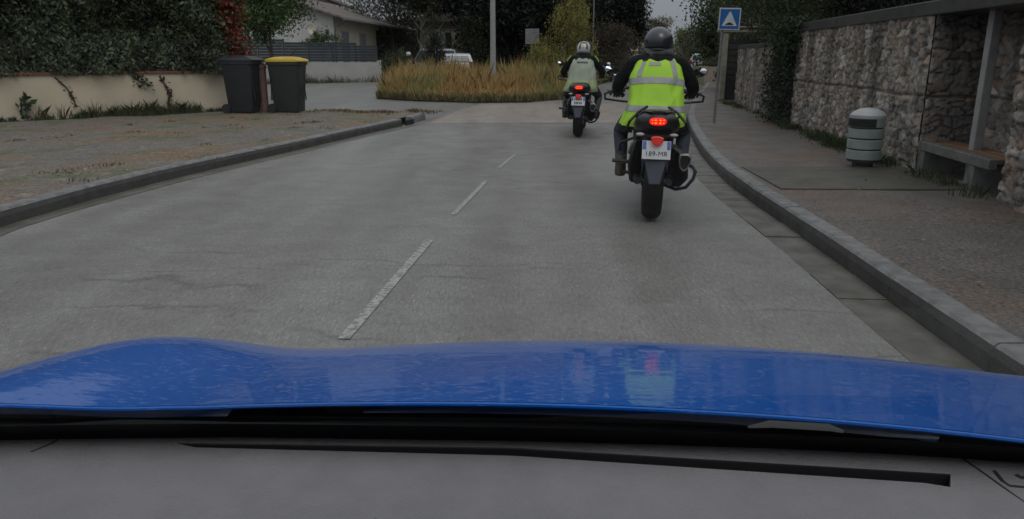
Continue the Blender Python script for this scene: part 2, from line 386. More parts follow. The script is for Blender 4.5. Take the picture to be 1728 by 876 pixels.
# ------------------------------------------------------------------ the car the photograph is taken from
def hue_fix(m, **k):
    p = m.node_tree.nodes['Principled BSDF']
    for a, v in k.items(): p.inputs[a].default_value = v
    return m
M_blue = mat('blue_car_paint', (.0, .125, .56), (.0, .11, .50), 3, .4, metal=.25, coat=.8, coat_r=.02, spec=.08)
def droplets(m):
    n = m.node_tree.nodes; l = m.node_tree.links; p = n['Principled BSDF']; t = n.new('ShaderNodeTexCoord')
    mp = n.new('ShaderNodeMapping'); mp.inputs['Scale'].default_value = (.45, 1, 1); l.new(t.outputs['Object'], mp.inputs[0])
    v = n.new('ShaderNodeTexNoise'); v.inputs['Scale'].default_value = 150; v.inputs['Detail'].default_value = 3; l.new(mp.outputs[0], v.inputs['Vector'])
    r_ = n.new('ShaderNodeMapRange'); r_.interpolation_type = 'SMOOTHSTEP'; r_.inputs['From Min'].default_value = .60; r_.inputs['From Max'].default_value = .70; l.new(v.outputs[0], r_.inputs[0])
    z = n.new('ShaderNodeTexNoise'); z.inputs['Scale'].default_value = 5; z.inputs['Detail'].default_value = 4; l.new(t.outputs['Object'], z.inputs['Vector'])
    r2 = n.new('ShaderNodeMapRange'); r2.inputs['From Min'].default_value = .40; r2.inputs['From Max'].default_value = .62; l.new(z.outputs[0], r2.inputs[0])
    mu_ = n.new('ShaderNodeMath'); mu_.operation = 'MULTIPLY'; l.new(r_.outputs[0], mu_.inputs[0]); l.new(r2.outputs[0], mu_.inputs[1])
    w2 = n.new('ShaderNodeTexNoise'); w2.inputs['Scale'].default_value = 28; w2.inputs['Detail'].default_value = 4; l.new(mp.outputs[0], w2.inputs['Vector'])
    ad = n.new('ShaderNodeMath'); ad.operation = 'MULTIPLY_ADD'; l.new(w2.outputs[0], ad.inputs[0]); ad.inputs[1].default_value = .22; l.new(mu_.outputs[0], ad.inputs[2])
    bp = n.new('ShaderNodeBump'); bp.inputs['Strength'].default_value = .62; bp.inputs['Distance'].default_value = .004; l.new(ad.outputs[0], bp.inputs['Height'])
    l.new(bp.outputs[0], p.inputs['Coat Normal'])
droplets(M_blue)
M_cowl = mat('cowl_plastic', (.004, .006, .007), (.008, .010, .011), 40, .85, spec=.12, bump=.2)
M_frit = mat('black_glass_edge', (.002, .002, .002), rough=.5, spec=.2)
M_dash = mat('grey_dashboard_skin', (.240, .230, .245), (.212, .205, .218), 30, .72, bump=.35, bscale=420, spec=.3)
M_rub = mat('black_rubber', (.015, .015, .016), (.025, .025, .025), 20, .7, bump=.3)
M_line2 = mat('louvre_grey', (.16, .16, .165), rough=.7)
M_line = mat('dark_seam', (.02, .02, .022), rough=.8)
M_head = mat('headliner_cloth', (.09, .09, .09), rough=.95)
M_dtrim = mat('dark_trim', (.03, .03, .032), rough=.7)

CH = R(5.0)        # the car points a little right of the view
car = thing('car', 'bright blue car seen from its driving seat, wet bonnet and grey dashboard in the foreground', 'car', (0, 0, 0), -CH)
CINV = Matrix.Rotation(CH, 4, 'Z')
def carp(p): return CINV @ Vector(p)
HOOD = dict(v0=.74, z0=.9426, s0=.2008, q=.0173, uc=.1213, k=.11, vc=1.0682, fall=.4382, fu=-.7517, fh=.0662, fw=.1831, fv=1.0098, fl=.8)
def hood_z(u, v, H=HOOD):
    d = v-H['v0']; z = H['z0']-H['s0']*d-H['q']*d*d
    if v > H['vc']: z -= H['fall']*(v-H['vc'])**2*(1.0)
    a = abs(u-H['uc']); z -= H['k']*a**2.0
    z += H['fh']*math.exp(-((u-H['fu'])/H['fw'])**2-((v-H['fv'])/H['fl'])**2)
    z += H['fh']*math.exp(-((u-(2*H['uc']-H['fu']+.06))/H['fw'])**2-((v-H['fv'])/H['fl'])**2)
    e_ = max(0, a-.95); z -= 5*e_**2
    f_ = max(0, v-1.5); z -= 2*f_**2
    return max(z, .42)
def rear_v(u):    # rear edge of the bonnet bows forward in the middle
    return float(np.interp(u, [-.98, -.78, -.68, -.58, -.48, -.38, -.28, -.18, -.08, .02, .12, .22, .32, .42, .52, .72, 1.22], [.655, .705, .722, .755, .783, .784, .775, .765, .757, .750, .743, .737, .731, .723, .713, .69, .62]))
us = np.linspace(-.98, 1.22, 90)
rows = []
for i in range(60):
    t = i/59; row = []
    for u in us:
        v0 = rear_v(u); v = v0+(1.98-v0)*t
        z = hood_z(u, v)
        row.append((u, v, z))
    rows.append(row)
b = MB(); b.grid(rows)
b.grid([rows[-1], [(p[0], p[1]+.02, .38) for p in rows[-1]], [(p[0], p[1]-.02, .22) for p in rows[-1]]])
for j in (0, -1):
    sgn = -1 if j == 0 else 1
    b.grid([[r_[j] for r_ in rows], [(r_[j][0]+sgn*.02, r_[j][1], min(.6, r_[j][2]-.02)) for r_ in rows], [(r_[j][0], r_[j][1], .25) for r_ in rows]])
bonnet = b.build('bonnet', M_blue, car, ang=60)
b = MB(); b.tube([(u, rear_v(u)-.002, hood_z(u, rear_v(u))-.0025) for u in us], .0028, 8); b.build('bonnet_edge', M_blue, car)
# shut line between bonnet panel and wing
b = MB(); pts = []
for i in range(16):
    v = .86+.5*i/15; u = -.40+.12*math.sin((v-.86)*3.0); pts.append((u-.28*(1-i/15)**1.5, v, hood_z(u-.28*(1-i/15)**1.5, v)+.0005))
# cowl, glass edge
def cedge(px, py, z): return carp(ground(px, py, z))
DZ = 1.02
DE = [(-350, 752), (0, 743), (95, 741), (400, 738), (864, 744), (1100, 750), (1314, 757), (1520, 767), (1728, 781), (2080, 812)]
def de_y(px): return float(np.interp(px, [a for a, _ in DE], [c for _, c in DE]))
pxs = list(range(-350, 2090, 30))
b = MB()
top = []; 
for u in us: top.append((u, rear_v(u)+.012, hood_z(u, rear_v(u))-.030))
base = [cedge(px, de_y(px), DZ) for px in pxs]
bu = [p.x for p in base]; bv = [p.y for p in base]
def base_v(u): return float(np.interp(u, bu, bv))
b.grid([[(p[0], p[1]+.04, p[2]-.01) for p in top], top, [(u, (rear_v(u)*.75+base_v(u)*.25), .922) for u in us], [(u, base_v(u)+.012, .90) for u in us]])
b.build('cowl_panel', M_cowl, car)
SL = R(43)
def ws(u, l_): return (u, base_v(u)-l_*math.cos(SL)+0.006, DZ+l_*math.sin(SL))
M_ws = bpy.data.materials.new('windscreen_glass'); M_ws.use_nodes = True
n = M_ws.node_tree.nodes; l = M_ws.node_tree.links; n.clear()
o_ = n.new('ShaderNodeOutputMaterial'); mxs = n.new('ShaderNodeMixShader'); tr = n.new('ShaderNodeBsdfTransparent'); gl = n.new('ShaderNodeBsdfGlossy')
tr.inputs[0].default_value = (.90, .93, .92, 1); gl.inputs['Roughness'].default_value = .0; fr = n.new('ShaderNodeFresnel'); geo = n.new('ShaderNodeNewGeometry'); mrr = n.new('ShaderNodeMapRange'); mrr.inputs['To Min'].default_value = 1.5; mrr.inputs['To Max'].default_value = 1/1.5; l.new(geo.outputs['Backfacing'], mrr.inputs[0]); l.new(mrr.outputs[0], fr.inputs[0])
fm = n.new('ShaderNodeMath'); fm.operation = 'MULTIPLY'; fm.inputs[1].default_value = .48; l.new(fr.outputs[0], fm.inputs[0]); l.new(fm.outputs[0], mxs.inputs[0]); l.new(tr.outputs[0], mxs.inputs[1]); l.new(gl.outputs[0], mxs.inputs[2]); l.new(mxs.outputs[0], o_.inputs[0])
b = MB(); uu = np.linspace(-.85, 1.2, 40)
b.grid([[ws(u, x) for u in uu] for x in (.0, .1, .2, .3, .4, .5, .6, .7)])
wscr = b.build('windscreen', M_ws, car)
# black printed band round the foot of the glass, outside
b = MB(); b.grid([[(p[0], p[1]-.002, p[2]-.0015) for p in (ws(u, x) for u in uu)] for x in (-.004, .015, .036)])
b.build('glass_edge_band', M_frit, car)
# dashboard with its long demister slot
sl_a = [(300, 747), (864, 755.5), (1604, 800)]; sl_b = [(300, 749), (330, 755), (864, 769), (1560, 815), (1604, 822)]
def sly(px, t): return float(np.interp(px, [a for a, _ in t], [c for _, c in t]))
b = MB(); L0 = []; L1 = []; L2 = []; L3 = []; 
cols = sorted(set(pxs+[300, 330, 1560, 1604]))
for px in cols:
    L0.append(cedge(px, de_y(px), DZ)); L1.append(cedge(px, sly(px, sl_a), DZ)); L2.append(cedge(px, max(sly(px, sl_b), sly(px, sl_a)), DZ))
    L3.append(cedge(px, 905, DZ+.001))
inside = [300 <= px <= 1604 for px in cols]
def strip(A, B_, cond=lambda i: True):
    for i in range(len(A)-1):
        if cond(i): b.add([A[i], A[i+1], B_[i+1], B_[i]], [(0, 1, 2, 3)])
low = lambda Ls, z: [Vector((p.x, p.y, z)) for p in Ls]
# mesh rows: slot cells are left open and walled
strip(L0, L1)
strip(L1, L2, lambda i: not (inside[i] and inside[i+1]))
strip(L2, L3)
back = [Vector((p.x, p.y-.16, DZ-.02)) for p in L3]; strip(L3, back)
strip(back, [Vector((p.x, p.y-.03, DZ-.35)) for p in back])
b.build('dashboard', M_dash, car, ang=50)
dashb = [c for c in kids(car) if c.name.startswith('dashboard')][0]
b = MB()
sA = [p for p, i_ in zip(L1, inside) if i_]; sB = [p for p, i_ in zip(L2, inside) if i_]
strip(low(sA, DZ-.001), low(sA, DZ-.05)); strip(low(sB, DZ-.001), low(sB, DZ-.05)); strip(low(sA, DZ-.05), low(sB, DZ-.05))
b.build('demister_slot', M_line, dashb, smooth=False)
def dline(name, pix, r_, m=M_line, z=DZ):
    b = MB(); b.tube([cedge(x, y, z) for x, y in pix], r_, 6, flat=.4); return b.build(name, m, dashb)
dline('panel_seam', [(1622, 772), (1665, 802), (1740, 856), (1800, 900)], .0011)
dline('panel_seam', [(98, 741), (88, 748), (52, 763)], .0012, M_dtrim)
dline('corner_clip', [(1678, 795), (1692, 812), (1704, 820), (1745, 824)], .0016)
dline('corner_clip', [(1716, 802), (1722, 806), (1750, 808)], .0022)
# dark louvred outlet nearer the wheel (its mirror image shows in the glass)
b = MB(); vs_ = [(u, base_v(u)-s_) for s_ in (.104, .14) for u in np.linspace(-.14, .31, 12)]
b.grid([[(u, base_v(u)-.106, DZ+.0015) for u in np.linspace(-.14, .31, 12)], [(u, base_v(u)-.148, DZ+.0015) for u in np.linspace(-.14, .31, 12)]]); vent = b.build('air_outlet', M_cowl, dashb)
for u in np.linspace(-.12, .29, 9): b = MB(); b.box((u, base_v(u)-.127, DZ+.003), (.0012, .040, .002)); b.build('louvre', M_line2, vent, smooth=False)
# wiper arm lying in the cowl
b = MB(); w0 = [cedge(x, y, .955) for x, y in ((1262, 721), (1300, 716), (1400, 722), (1424, 729))]
b.tube(w0, [.002, .007, .007, .003], 8, flat=.35); b.build('wiper_arm', M_dtrim, car)
# roof, pillars, doors, wheels: keeps the cabin shaded
t7 = [ws(u, .7) for u in uu]
b = MB(); b.grid([t7]+[[(p[0]*(1-.02*k), p[1]-.3*k, p[2]+.03*min(k, 2)) for p in t7] for k in range(1, 8)]); b.build('headliner', M_head, car)
b = MB(); b.grid([[(p[0], p[1]+.02, p[2]+.02) for p in t7]]+[[(p[0]*(1-.02*k), p[1]-.3*k, p[2]+.035+.03*min(k, 2)) for p in t7] for k in range(1, 8)]); b.build('roof', M_blue, car)
for u in (-.85, 1.2):
    b = MB(); b.tube([ws(u, x) for x in (-.02, .2, .45, .72)], .045, 8); b.build('roof_pillar', M_head, car)
    b = MB(); b.box((u, -.25, .62), (.10, 1.7, .72)); b.build('door', M_blue, car, bevel=.03)
for u in (-.62, .96):
    for v in (1.45, -1.1):
        wh = MB(); wh.loft([[Vector((u+dx, v+r_*math.cos(a), .30+r_*math.sin(a))) for a in [2*math.pi*i/28 for i in range(28)]] for dx, r_ in ((-.1, .2), (-.1, .28), (-.07, .30), (.07, .30), (.1, .28), (.1, .2))])
        wh.build('wheel', M_rub, car)
b = MB(); b.box((.17, -.3, .35), (1.5, 3.2, .25)); b.build('floor_pan', M_dtrim, car)

# ------------------------------------------------------------------ leaf clouds
M_leaf = mat('foliage', (1, 1, 1), (.8, .82, .75), 1.2, .55, attr='Col', spec=.35)
def translucent(m, f):
    n = m.node_tree.nodes; l = m.node_tree.links; p = n['Principled BSDF']; o = [x for x in n if x.type == 'OUTPUT_MATERIAL'][0]
    t = n.new('ShaderNodeBsdfTranslucent'); l.new(p.inputs['Base Color'].links[0].from_socket, t.inputs[0]); x = n.new('ShaderNodeMixShader'); x.inputs[0].default_value = f
    l.new(p.outputs[0], x.inputs[1]); l.new(t.outputs[0], x.inputs[2]); l.new(x.outputs[0], o.inputs[0])
translucent(M_leaf, .3)
def leaf_mesh(name, pts, size, cols, parent=None, m=None, aspect=.45, droop=0.0, axis=None, lie=False):
    pts = np.asarray(pts); n_ = len(pts)
    d = RNG.normal(size=(n_, 3)); d[:, 2] -= droop
    if axis is not None: d += np.asarray(axis)
    if lie: d[:, 2] *= .06
    d /= np.linalg.norm(d, axis=1)[:, None]
    q = RNG.normal(size=(n_, 3))
    if lie: q = np.tile([0, 0, 1.], (n_, 1))+q*.12
    s_ = np.cross(d, q); s_ /= np.linalg.norm(s_, axis=1)[:, None]
    L_ = (size*RNG.uniform(.6, 1.4, n_))[:, None]; W = L_*aspect
    V = np.stack([pts-d*L_/2, pts+s_*W/2, pts+d*L_/2, pts-s_*W/2], 1).reshape(-1, 3)
    me = bpy.data.meshes.new(name); me.vertices.add(4*n_); me.vertices.foreach_set('co', V.ravel().astype(np.float32))
    me.loops.add(4*n_); me.loops.foreach_set('vertex_index', np.arange(4*n_, dtype=np.int32))
    me.polygons.add(n_); me.polygons.foreach_set('loop_start', np.arange(0, 4*n_, 4, dtype=np.int32))
    me.update(calc_edges=True)
    c = np.repeat(np.asarray(cols), 4, 0); c = np.concatenate([c, np.ones((len(c), 1))], 1).astype(np.float32)
    at_ = me.color_attributes.new('Col', 'FLOAT_COLOR', 'POINT'); at_.data.foreach_set('color', c.ravel())
    me.materials.append(m or M_leaf)
    o = bpy.data.objects.new(name, me); COL.objects.link(o)
    if parent: o.parent = parent
    return o
def pal(n_, base, var=.35, clump=None):
    """leaf colours round a base with per leaf and per clump variation"""
    base = np.asarray(base); c = base[None]*(1+RNG.uniform(-var, var, (n_, 1)))*(1+RNG.uniform(-.12, .12, (n_, 3)))
    if clump is not None: c = c*clump[:, None]
    return np.clip(c, 0.004, .9)
def blob_points(blobs, n_, shell=.55, sub=14, subr=.28):
    """points through clumps spread over ellipsoids; returns points and clump ids"""
    vol = np.array([(r_[0]*r_[1]*r_[2])**.67 for _, r_ in blobs]); vol /= vol.sum(); P_ = []; I_ = []; k0 = 0
    for (c, r_), v in zip(blobs, vol):
        nn = int(n_*v); cc = RNG.normal(size=(sub, 3)); cc /= np.linalg.norm(cc, axis=1)[:, None]; cc *= RNG.uniform(shell, 1.0, (sub, 1))
        idx = RNG.integers(0, sub, nn); p = cc[idx]+RNG.normal(size=(nn, 3))*subr*RNG.uniform(.5, 1.1, sub)[idx][:, None]
        P_.append(p*np.asarray(r_)+np.asarray(c)); I_.append(idx+k0); k0 += sub
    P_ = np.concatenate(P_); I_ = np.concatenate(I_)
    return P_, I_, k0
def crown(name, blobs, n_, size, base, parent, var=.35, cvar=.35, **k):
    sk = {x: k.pop(x) for x in ('shell', 'sub', 'subr') if x in k}
    P_, I_, K_ = blob_points(blobs, n_, **sk); cf = RNG.uniform(1-cvar, 1+cvar, K_)
    P_ = P_[P_[:, 2] > .05] if False else P_
    return leaf_mesh(name, P_, size, pal(len(P_), base, var, cf[I_]), parent, **k)
M_bark = mat('bark', (.07, .055, .045), (.035, .03, .025), 8, .9, bump=.8, bscale=30)
M_midbark = mat('grey_bark', (.15, .14, .12), (.09, .085, .07), 5, .9, bump=.6, bscale=30)
M_palebark = mat('pale_bark', (.30, .28, .24), (.18, .165, .14), 5, .9, bump=.6, bscale=30)
def limbs(b, base, h, r_, n_=6, spread=.4, seed=1, depth=2, start=.35):
    rg = random.Random(seed)
    def branch(p, d, ln, rr, dep):
        pts = [p]; q = Vector(p); dd = Vector(d)
        for i in range(5):
            dd = (dd+Vector((rg.uniform(-.18, .18), rg.uniform(-.18, .18), rg.uniform(-.05, .16)))).normalized(); q = q+dd*ln/5; pts.append(Vector(q))
        b.tube(pts, [rr*(1-.16*i) for i in range(6)], 7 if dep else 5)
        if dep:
            for i in range(3): k = rg.randint(2, 5); a = rg.uniform(0, 6.28); branch(pts[k], (dd+Vector((math.cos(a), math.sin(a), rg.uniform(0, .5)))*.8).normalized(), ln*.6, rr*.45, dep-1)
    tp = [Vector(base)+Vector((rg.uniform(-.03, .03)*h*i/6, rg.uniform(-.03, .03)*h*i/6, h*i/6)) for i in range(7)]
    b.tube(tp, [r_*1.25]+[r_*(1-.13*i) for i in range(1, 7)], 10)
    for i in range(n_):
        k = start+(.95-start)*i/n_; f = k*6; i0 = int(f); p = tp[i0].lerp(tp[min(i0+1, 6)], f-i0); a = i*2.4+rg.uniform(-.4, .4)
        branch(p, Vector((math.cos(a)*spread*2, math.sin(a)*spread*2, .7)).normalized(), h*.42*(1.1-k*.4), r_*.42, depth-1)
def tree(name, label, cat, x, y, h, blobs, n_, size, base, tr_=.15, bark=None, group=None, seed=1, nl=6, trunk_h=None, depth=2, **k):
    t = thing(name, label, cat, (x, y, 0), 0, group)
    b = MB(); limbs(b, (0, 0, -.05), trunk_h or h*.8, tr_, nl, .4, seed, depth); b.build('trunk', bark or M_bark, t)
    if blobs: crown('crown', blobs, n_, size, base, t, **k)
    return t

# ------------------------------------------------------------------ grass blades
M_grass = mat('grass_blades', (1, 1, 1), (.85, .85, .8), 3, .7, attr='Col', spec=.2)
translucent(M_grass, .35)
def blades(name, xy, z0, h, wd, cols, lean=.25, parent=None, tipcol=None):
    xy = np.asarray(xy); n_ = len(xy); h = np.broadcast_to(h, (n_,))*RNG.uniform(.55, 1.2, n_); wd = wd*RNG.uniform(.7, 1.3, n_)
    a = RNG.uniform(0, 6.283, n_); ca, sa = np.cos(a), np.sin(a); ln = RNG.normal(size=(n_, 2))*lean*h[:, None]
    z0 = np.broadcast_to(z0, (n_,))
    def P_(f, s, lf): return np.stack([xy[:, 0]+ca*wd*s+ln[:, 0]*lf, xy[:, 1]+sa*wd*s+ln[:, 1]*lf, z0+h*f], 1)
    V = np.stack([P_(0, -.5, 0), P_(0, .5, 0), P_(.6, .38, .35), P_(1, 0, 1), P_(.6, -.38, .35)], 1).reshape(-1, 3)
    me = bpy.data.meshes.new(name); me.vertices.add(5*n_); me.vertices.foreach_set('co', V.ravel().astype(np.float32))
    me.loops.add(5*n_); me.loops.foreach_set('vertex_index', np.arange(5*n_, dtype=np.int32)); me.polygons.add(n_); me.polygons.foreach_set('loop_start', np.arange(0, 5*n_, 5, dtype=np.int32))
    me.update(calc_edges=True)
    c = np.repeat(np.asarray(cols), 5, 0)
    c = np.concatenate([c, np.ones((len(c), 1))], 1).astype(np.float32)
    at_ = me.color_attributes.new('Col', 'FLOAT_COLOR', 'POINT'); at_.data.foreach_set('color', c.ravel()); me.materials.append(M_grass)
    o = bpy.data.objects.new(name, me); COL.objects.link(o)
    if parent: o.parent = parent
    return o

# ------------------------------------------------------------------ stone walls (real relief)
M_stone = mat('rubble_stone', (1, 1, 1), (.66, .64, .62), 14, .8, .1, attr='Col', bump=.9, bscale=70, spec=.3)
def stone_face(name, p0, p1, z0, z1, parent, cell=(.15, .10), res=.016, seed=3, joints=(), vjoint=None, depth=.055, dark=1.0, flip=1, palette=None, stretch=1.0):
    """relief of irregular stones on the plane p0-p1, bulging towards the left of p0->p1 (times flip)"""
    rg = np.random.default_rng(seed); p0 = Vector(p0); p1 = Vector(p1); Ln = (p1-p0).length; t = (p1-p0)/Ln; nr = Vector((-t.y, t.x))*flip
    ns, nz_ = max(3, int(Ln/res)), int((z1-z0)/res); s = np.linspace(0, Ln, ns); z = np.linspace(z0, z1, nz_); Sg, Zg = np.meshgrid(s, z)
    # wobble the lookup so edges are ragged
    wob = np.array([[mnoise.noise(Vector((a*5, c*5, seed))) for a in s[::3]] for c in z[::3]])
    wob = np.kron(wob, np.ones((3, 3)))[:nz_, :ns]; wob = np.pad(wob, ((0, nz_-wob.shape[0]), (0, ns-wob.shape[1])), 'edge') if wob.shape != (nz_, ns) else wob
    a = Sg/cell[0]+wob*.5; c = Zg/cell[1]+wob*.45
    ia, ic = np.floor(a).astype(int), np.floor(c).astype(int); A0, C0 = ia.min()-2, ic.min()-2
    shp = (ic.max()-C0+4, ia.max()-A0+4); ja, jc = rg.uniform(-.46, .46, shp), rg.uniform(-.42, .42, shp)
    big = rg.uniform(.7, 1.3, shp); hs_ = rg.uniform(.4, 1.0, shp); tone = rg.uniform(.6, 1.3, shp); kind = rg.uniform(0, 1, shp); tilt = rg.uniform(-.3, .3, shp)
    d1 = np.full(a.shape, 9.); d2 = np.full(a.shape, 9.); I1 = np.zeros(a.shape, int); J1 = np.zeros(a.shape, int)
    for di in (-1, 0, 1):
        for dj in (-1, 0, 1):
            r_i, c_i = ic+di-C0, ia+dj-A0
            dx = a-(ia+dj+.5+ja[r_i, c_i]); dy = c-(ic+di+.5+jc[r_i, c_i])
            dd = np.sqrt(dx*dx+dy*dy)/big[r_i, c_i]
            nw = dd < d1; d2 = np.where(nw, d1, np.minimum(d2, dd)); I1 = np.where(nw, r_i, I1); J1 = np.where(nw, c_i, J1); d1 = np.where(nw, dd, d1)
    ed = np.clip((d2-d1)/.17, 0, 1); prof = (1-(1-ed)**2)**.8
    hgt = prof*depth*hs_[I1, J1]+tilt[I1, J1]*.09*(c-ic-.5)*prof+jc[I1, J1]*.07*(a-ia-.5)*prof
    fine = np.array([[mnoise.noise(Vector((x*22, y*22, seed+5))) for x in s[::2]] for y in z[::2]]); fine = np.kron(fine, np.ones((2, 2)))[:nz_, :ns]
    hgt = hgt+fine*.013
    jm = np.ones(a.shape)
    for jz in joints: jm = np.minimum(jm, np.clip(np.abs(Zg-jz-.02*wob)/.025, 0, 1))
    if vjoint:
        for js in np.arange(vjoint*.6, Ln, vjoint): jm = np.minimum(jm, np.clip(np.abs(Sg-js-.02*wob)/.025, 0, 1))
    hgt = hgt*jm
    hgt[:, 0] *= .3; hgt[:, -1] *= .3
    P_ = palette or [((.41, .375, .34), .0), ((.45, .39, .34), .35), ((.35, .335, .32), .62), ((.44, .33, .27), .86), ((.50, .47, .43), .94)]
    col = np.zeros(a.shape+(3,)); kk = kind[I1, J1]
    for cc, th in P_: col[kk >= th] = cc
    col *= tone[I1, J1][..., None]*dark
    mort = np.clip((d2-d1)/.14, 0, 1)*jm; mort = (.32+.68*mort)[..., None]; col = col*mort
    # run-off stains down from the coping
    st = np.array([mnoise.noise(Vector((x*1.6, seed*3., 0)))+.5*mnoise.noise(Vector((x*5, seed*2., 3))) for x in s]); st = np.clip((st-.02)*4.0, 0, 1)[None, :]*(.3+.7*np.clip((Zg-z0)/(z1-z0), 0, 1))
    col = col*(1-.55*st)[..., None]*np.array([1, 1, 1.0])
    V = np.stack([p0.x+t.x*Sg+nr.x*hgt, p0.y+t.y*Sg+nr.y*hgt, Zg], -1).reshape(-1, 3)
    me = bpy.data.meshes.new(name); N_ = ns*nz_; me.vertices.add(N_); me.vertices.foreach_set('co', V.ravel().astype(np.float32))
    I = (np.arange(nz_-1)[:, None]*ns+np.arange(ns-1)[None]).ravel(); F = np.stack([I, I+1, I+ns+1, I+ns], 1)
    if flip > 0: F = F[:, ::-1]
    me.loops.add(F.size); me.loops.foreach_set('vertex_index', F.ravel().astype(np.int32)); me.polygons.add(len(F)); me.polygons.foreach_set('loop_start', np.arange(0, F.size, 4, dtype=np.int32))
    me.update(calc_edges=True); me.polygons.foreach_set('use_smooth', [True]*len(F))
    cc = np.concatenate([col.reshape(-1, 3), np.ones((N_, 1))], 1).astype(np.float32); at_ = me.color_attributes.new('Col', 'FLOAT_COLOR', 'POINT'); at_.data.foreach_set('color', cc.ravel())
    me.materials.append(M_stone); o = bpy.data.objects.new(name, me); COL.objects.link(o); o.parent = parent
    return o
def wx(D): return 4.0+(D-5.8)*.122
M_core = mat('wall_core', (.09, .085, .08), (.06, .055, .05), 6, .9, bump=.5, bscale=30)
M_coping = mat('dark_coping', (.03, .03, .032), (.05, .048, .046), 7, .45, .1, bump=.5, bscale=40)
WZ = 1.70
wall = thing('stone_wall', 'tall rubble stone wall with dark coping and a bench recess beside the right pavement', 'wall')
DA, DB, DC = 6.18, 8.0, 13.6; REC = .62
v2 = lambda x, y: Vector((x, y))
stone_face('stone_panel', v2(wx(1.5), 1.5), v2(wx(DA), DA), .10, WZ, wall, seed=3, joints=(.9,), vjoint=1.5, cell=(.14, .10))
stone_face('stone_panel', v2(wx(DA), DA), v2(wx(DA)+REC, DA), .10, WZ, wall, seed=5)
stone_face('stone_panel', v2(wx(DA)+REC, DA), v2(wx(DB)+REC, DB), .10, WZ, wall, seed=8, joints=(.9,))
stone_face('stone_panel', v2(wx(DB), DB), v2(wx(DB)+REC+.02, DB), .10, WZ, wall, seed=11, joints=(.9,), cell=(.20, .085), dark=.78, flip=-1, depth=.06, res=.014)  # side of the recess: its shade is put into the stone colour
stone_face('stone_panel', v2(wx(DB), DB), v2(wx(DC), DC), .10, WZ, wall, seed=13, joints=(.9,), vjoint=.95, cell=(.135, .10), res=.016, depth=.045)
b = MB()
for a, c, off in ((1.5, DA, .04), (DA, DB, REC+.04), (DB, DC, .04)):
    b.prism([(wx(a)+off, a, .0), (wx(c)+off, c, .0), (wx(c)+off+.35, c, .0), (wx(a)+off+.35, a, .0)], (0, 0, WZ-.01))
b.build('wall_core', M_core, wall, smooth=False)
b = MB(); a, c = 1.5, DC
b.prism([(wx(a)-.06, a, WZ), (wx(c)-.06, c, WZ), (wx(c)+.5, c, WZ), (wx(DB)+REC+.3, DB+.3, WZ), (wx(DA)+REC+.3, DA-.3, WZ), (wx(a)+.5, a, WZ)], (0, 0, .14))
b.build('coping', M_coping, wall, bevel=.012, smooth=False)
wall2 = thing('stone_wall', 'lower dark stained stone wall beyond the ivy, behind the speed bump sign', 'wall')
stone_face('stone_panel', v2(wx(14.0), 14.0), v2(wx(21.2)+.25, 21.2), .10, 1.48, wall2, seed=21, vjoint=1.6, cell=(.2, .14), res=.028, dark=.8)
b = MB(); b.prism([(wx(14.0)+.04, 14.0, 0), (wx(21.2)+.29, 21.2, 0), (wx(21.2)+.6, 21.2, 0), (wx(14.0)+.4, 14.0, 0)], (0, 0, 1.47)); b.build('wall_core', M_core, wall2, smooth=False)
b = MB(); b.prism([(wx(14.0)-.05, 14.0, 1.48), (wx(21.2)+.2, 21.2, 1.48), (wx(21.2)+.6, 21.2, 1.48), (wx(14.0)+.4, 14.0, 1.48)], (0, 0, .10)); b.build('coping', M_coping, wall2, bevel=.01, smooth=False)

# bench slab in the recess
M_conc = mat('weathered_concrete', (.17, .17, .16), (.10, .10, .095), 8, .7, bump=.5, bscale=50)
M_rust = mat('orange_brown_seat', (.26, .135, .06), (.13, .085, .05), 5, .5, bump=.3)
bench = thing('bench', 'worn bench with orange brown seat on a concrete frame in the stone wall recess', 'bench')
b = MB(); b.prism([(wx(6.45)-.02, 6.45, .36), (wx(7.97)-.02, 7.97, .36), (wx(7.97)+.06, 7.97, .36), (wx(6.45)+.06, 6.45, .36)], (0, 0, .09)); b.build('front_beam', M_conc, bench, bevel=.008)
b = MB()
for k in range(3):
    o0 = .07+k*.1; b.prism([(wx(6.48)+o0, 6.48, .40), (wx(7.94)+o0, 7.94, .40), (wx(7.94)+o0+.09, 7.94, .40), (wx(6.48)+o0+.09, 6.48, .40)], (0, 0, .045+.004*k))
b.build('seat', M_rust, bench, bevel=.006)
for D in (6.75, 7.85):
    b = MB(); b.box((wx(D)+.14, D, .23), (.3, .10, .27), rz=-R(7)); b.build('leg', M_conc, bench, bevel=.008)
# tall pale post at the recess
M_post = mat('pale_painted_steel', (.34, .345, .34), (.27, .27, .265), 10, .5, bump=.2)
post = thing('post', 'tall pale grey square post standing against the wall recess by the bench', 'post', (4.38, 7.2, PAV-.01))
b = MB(); b.box((0, 0, 1.6), (.085, .085, 3.2)); b.build('shaft', M_post, post, bevel=.008)
b = MB(); b.box((0, 0, .01), (.18, .18, .02)); b.build('base_plate', M_post, post, bevel=.003)

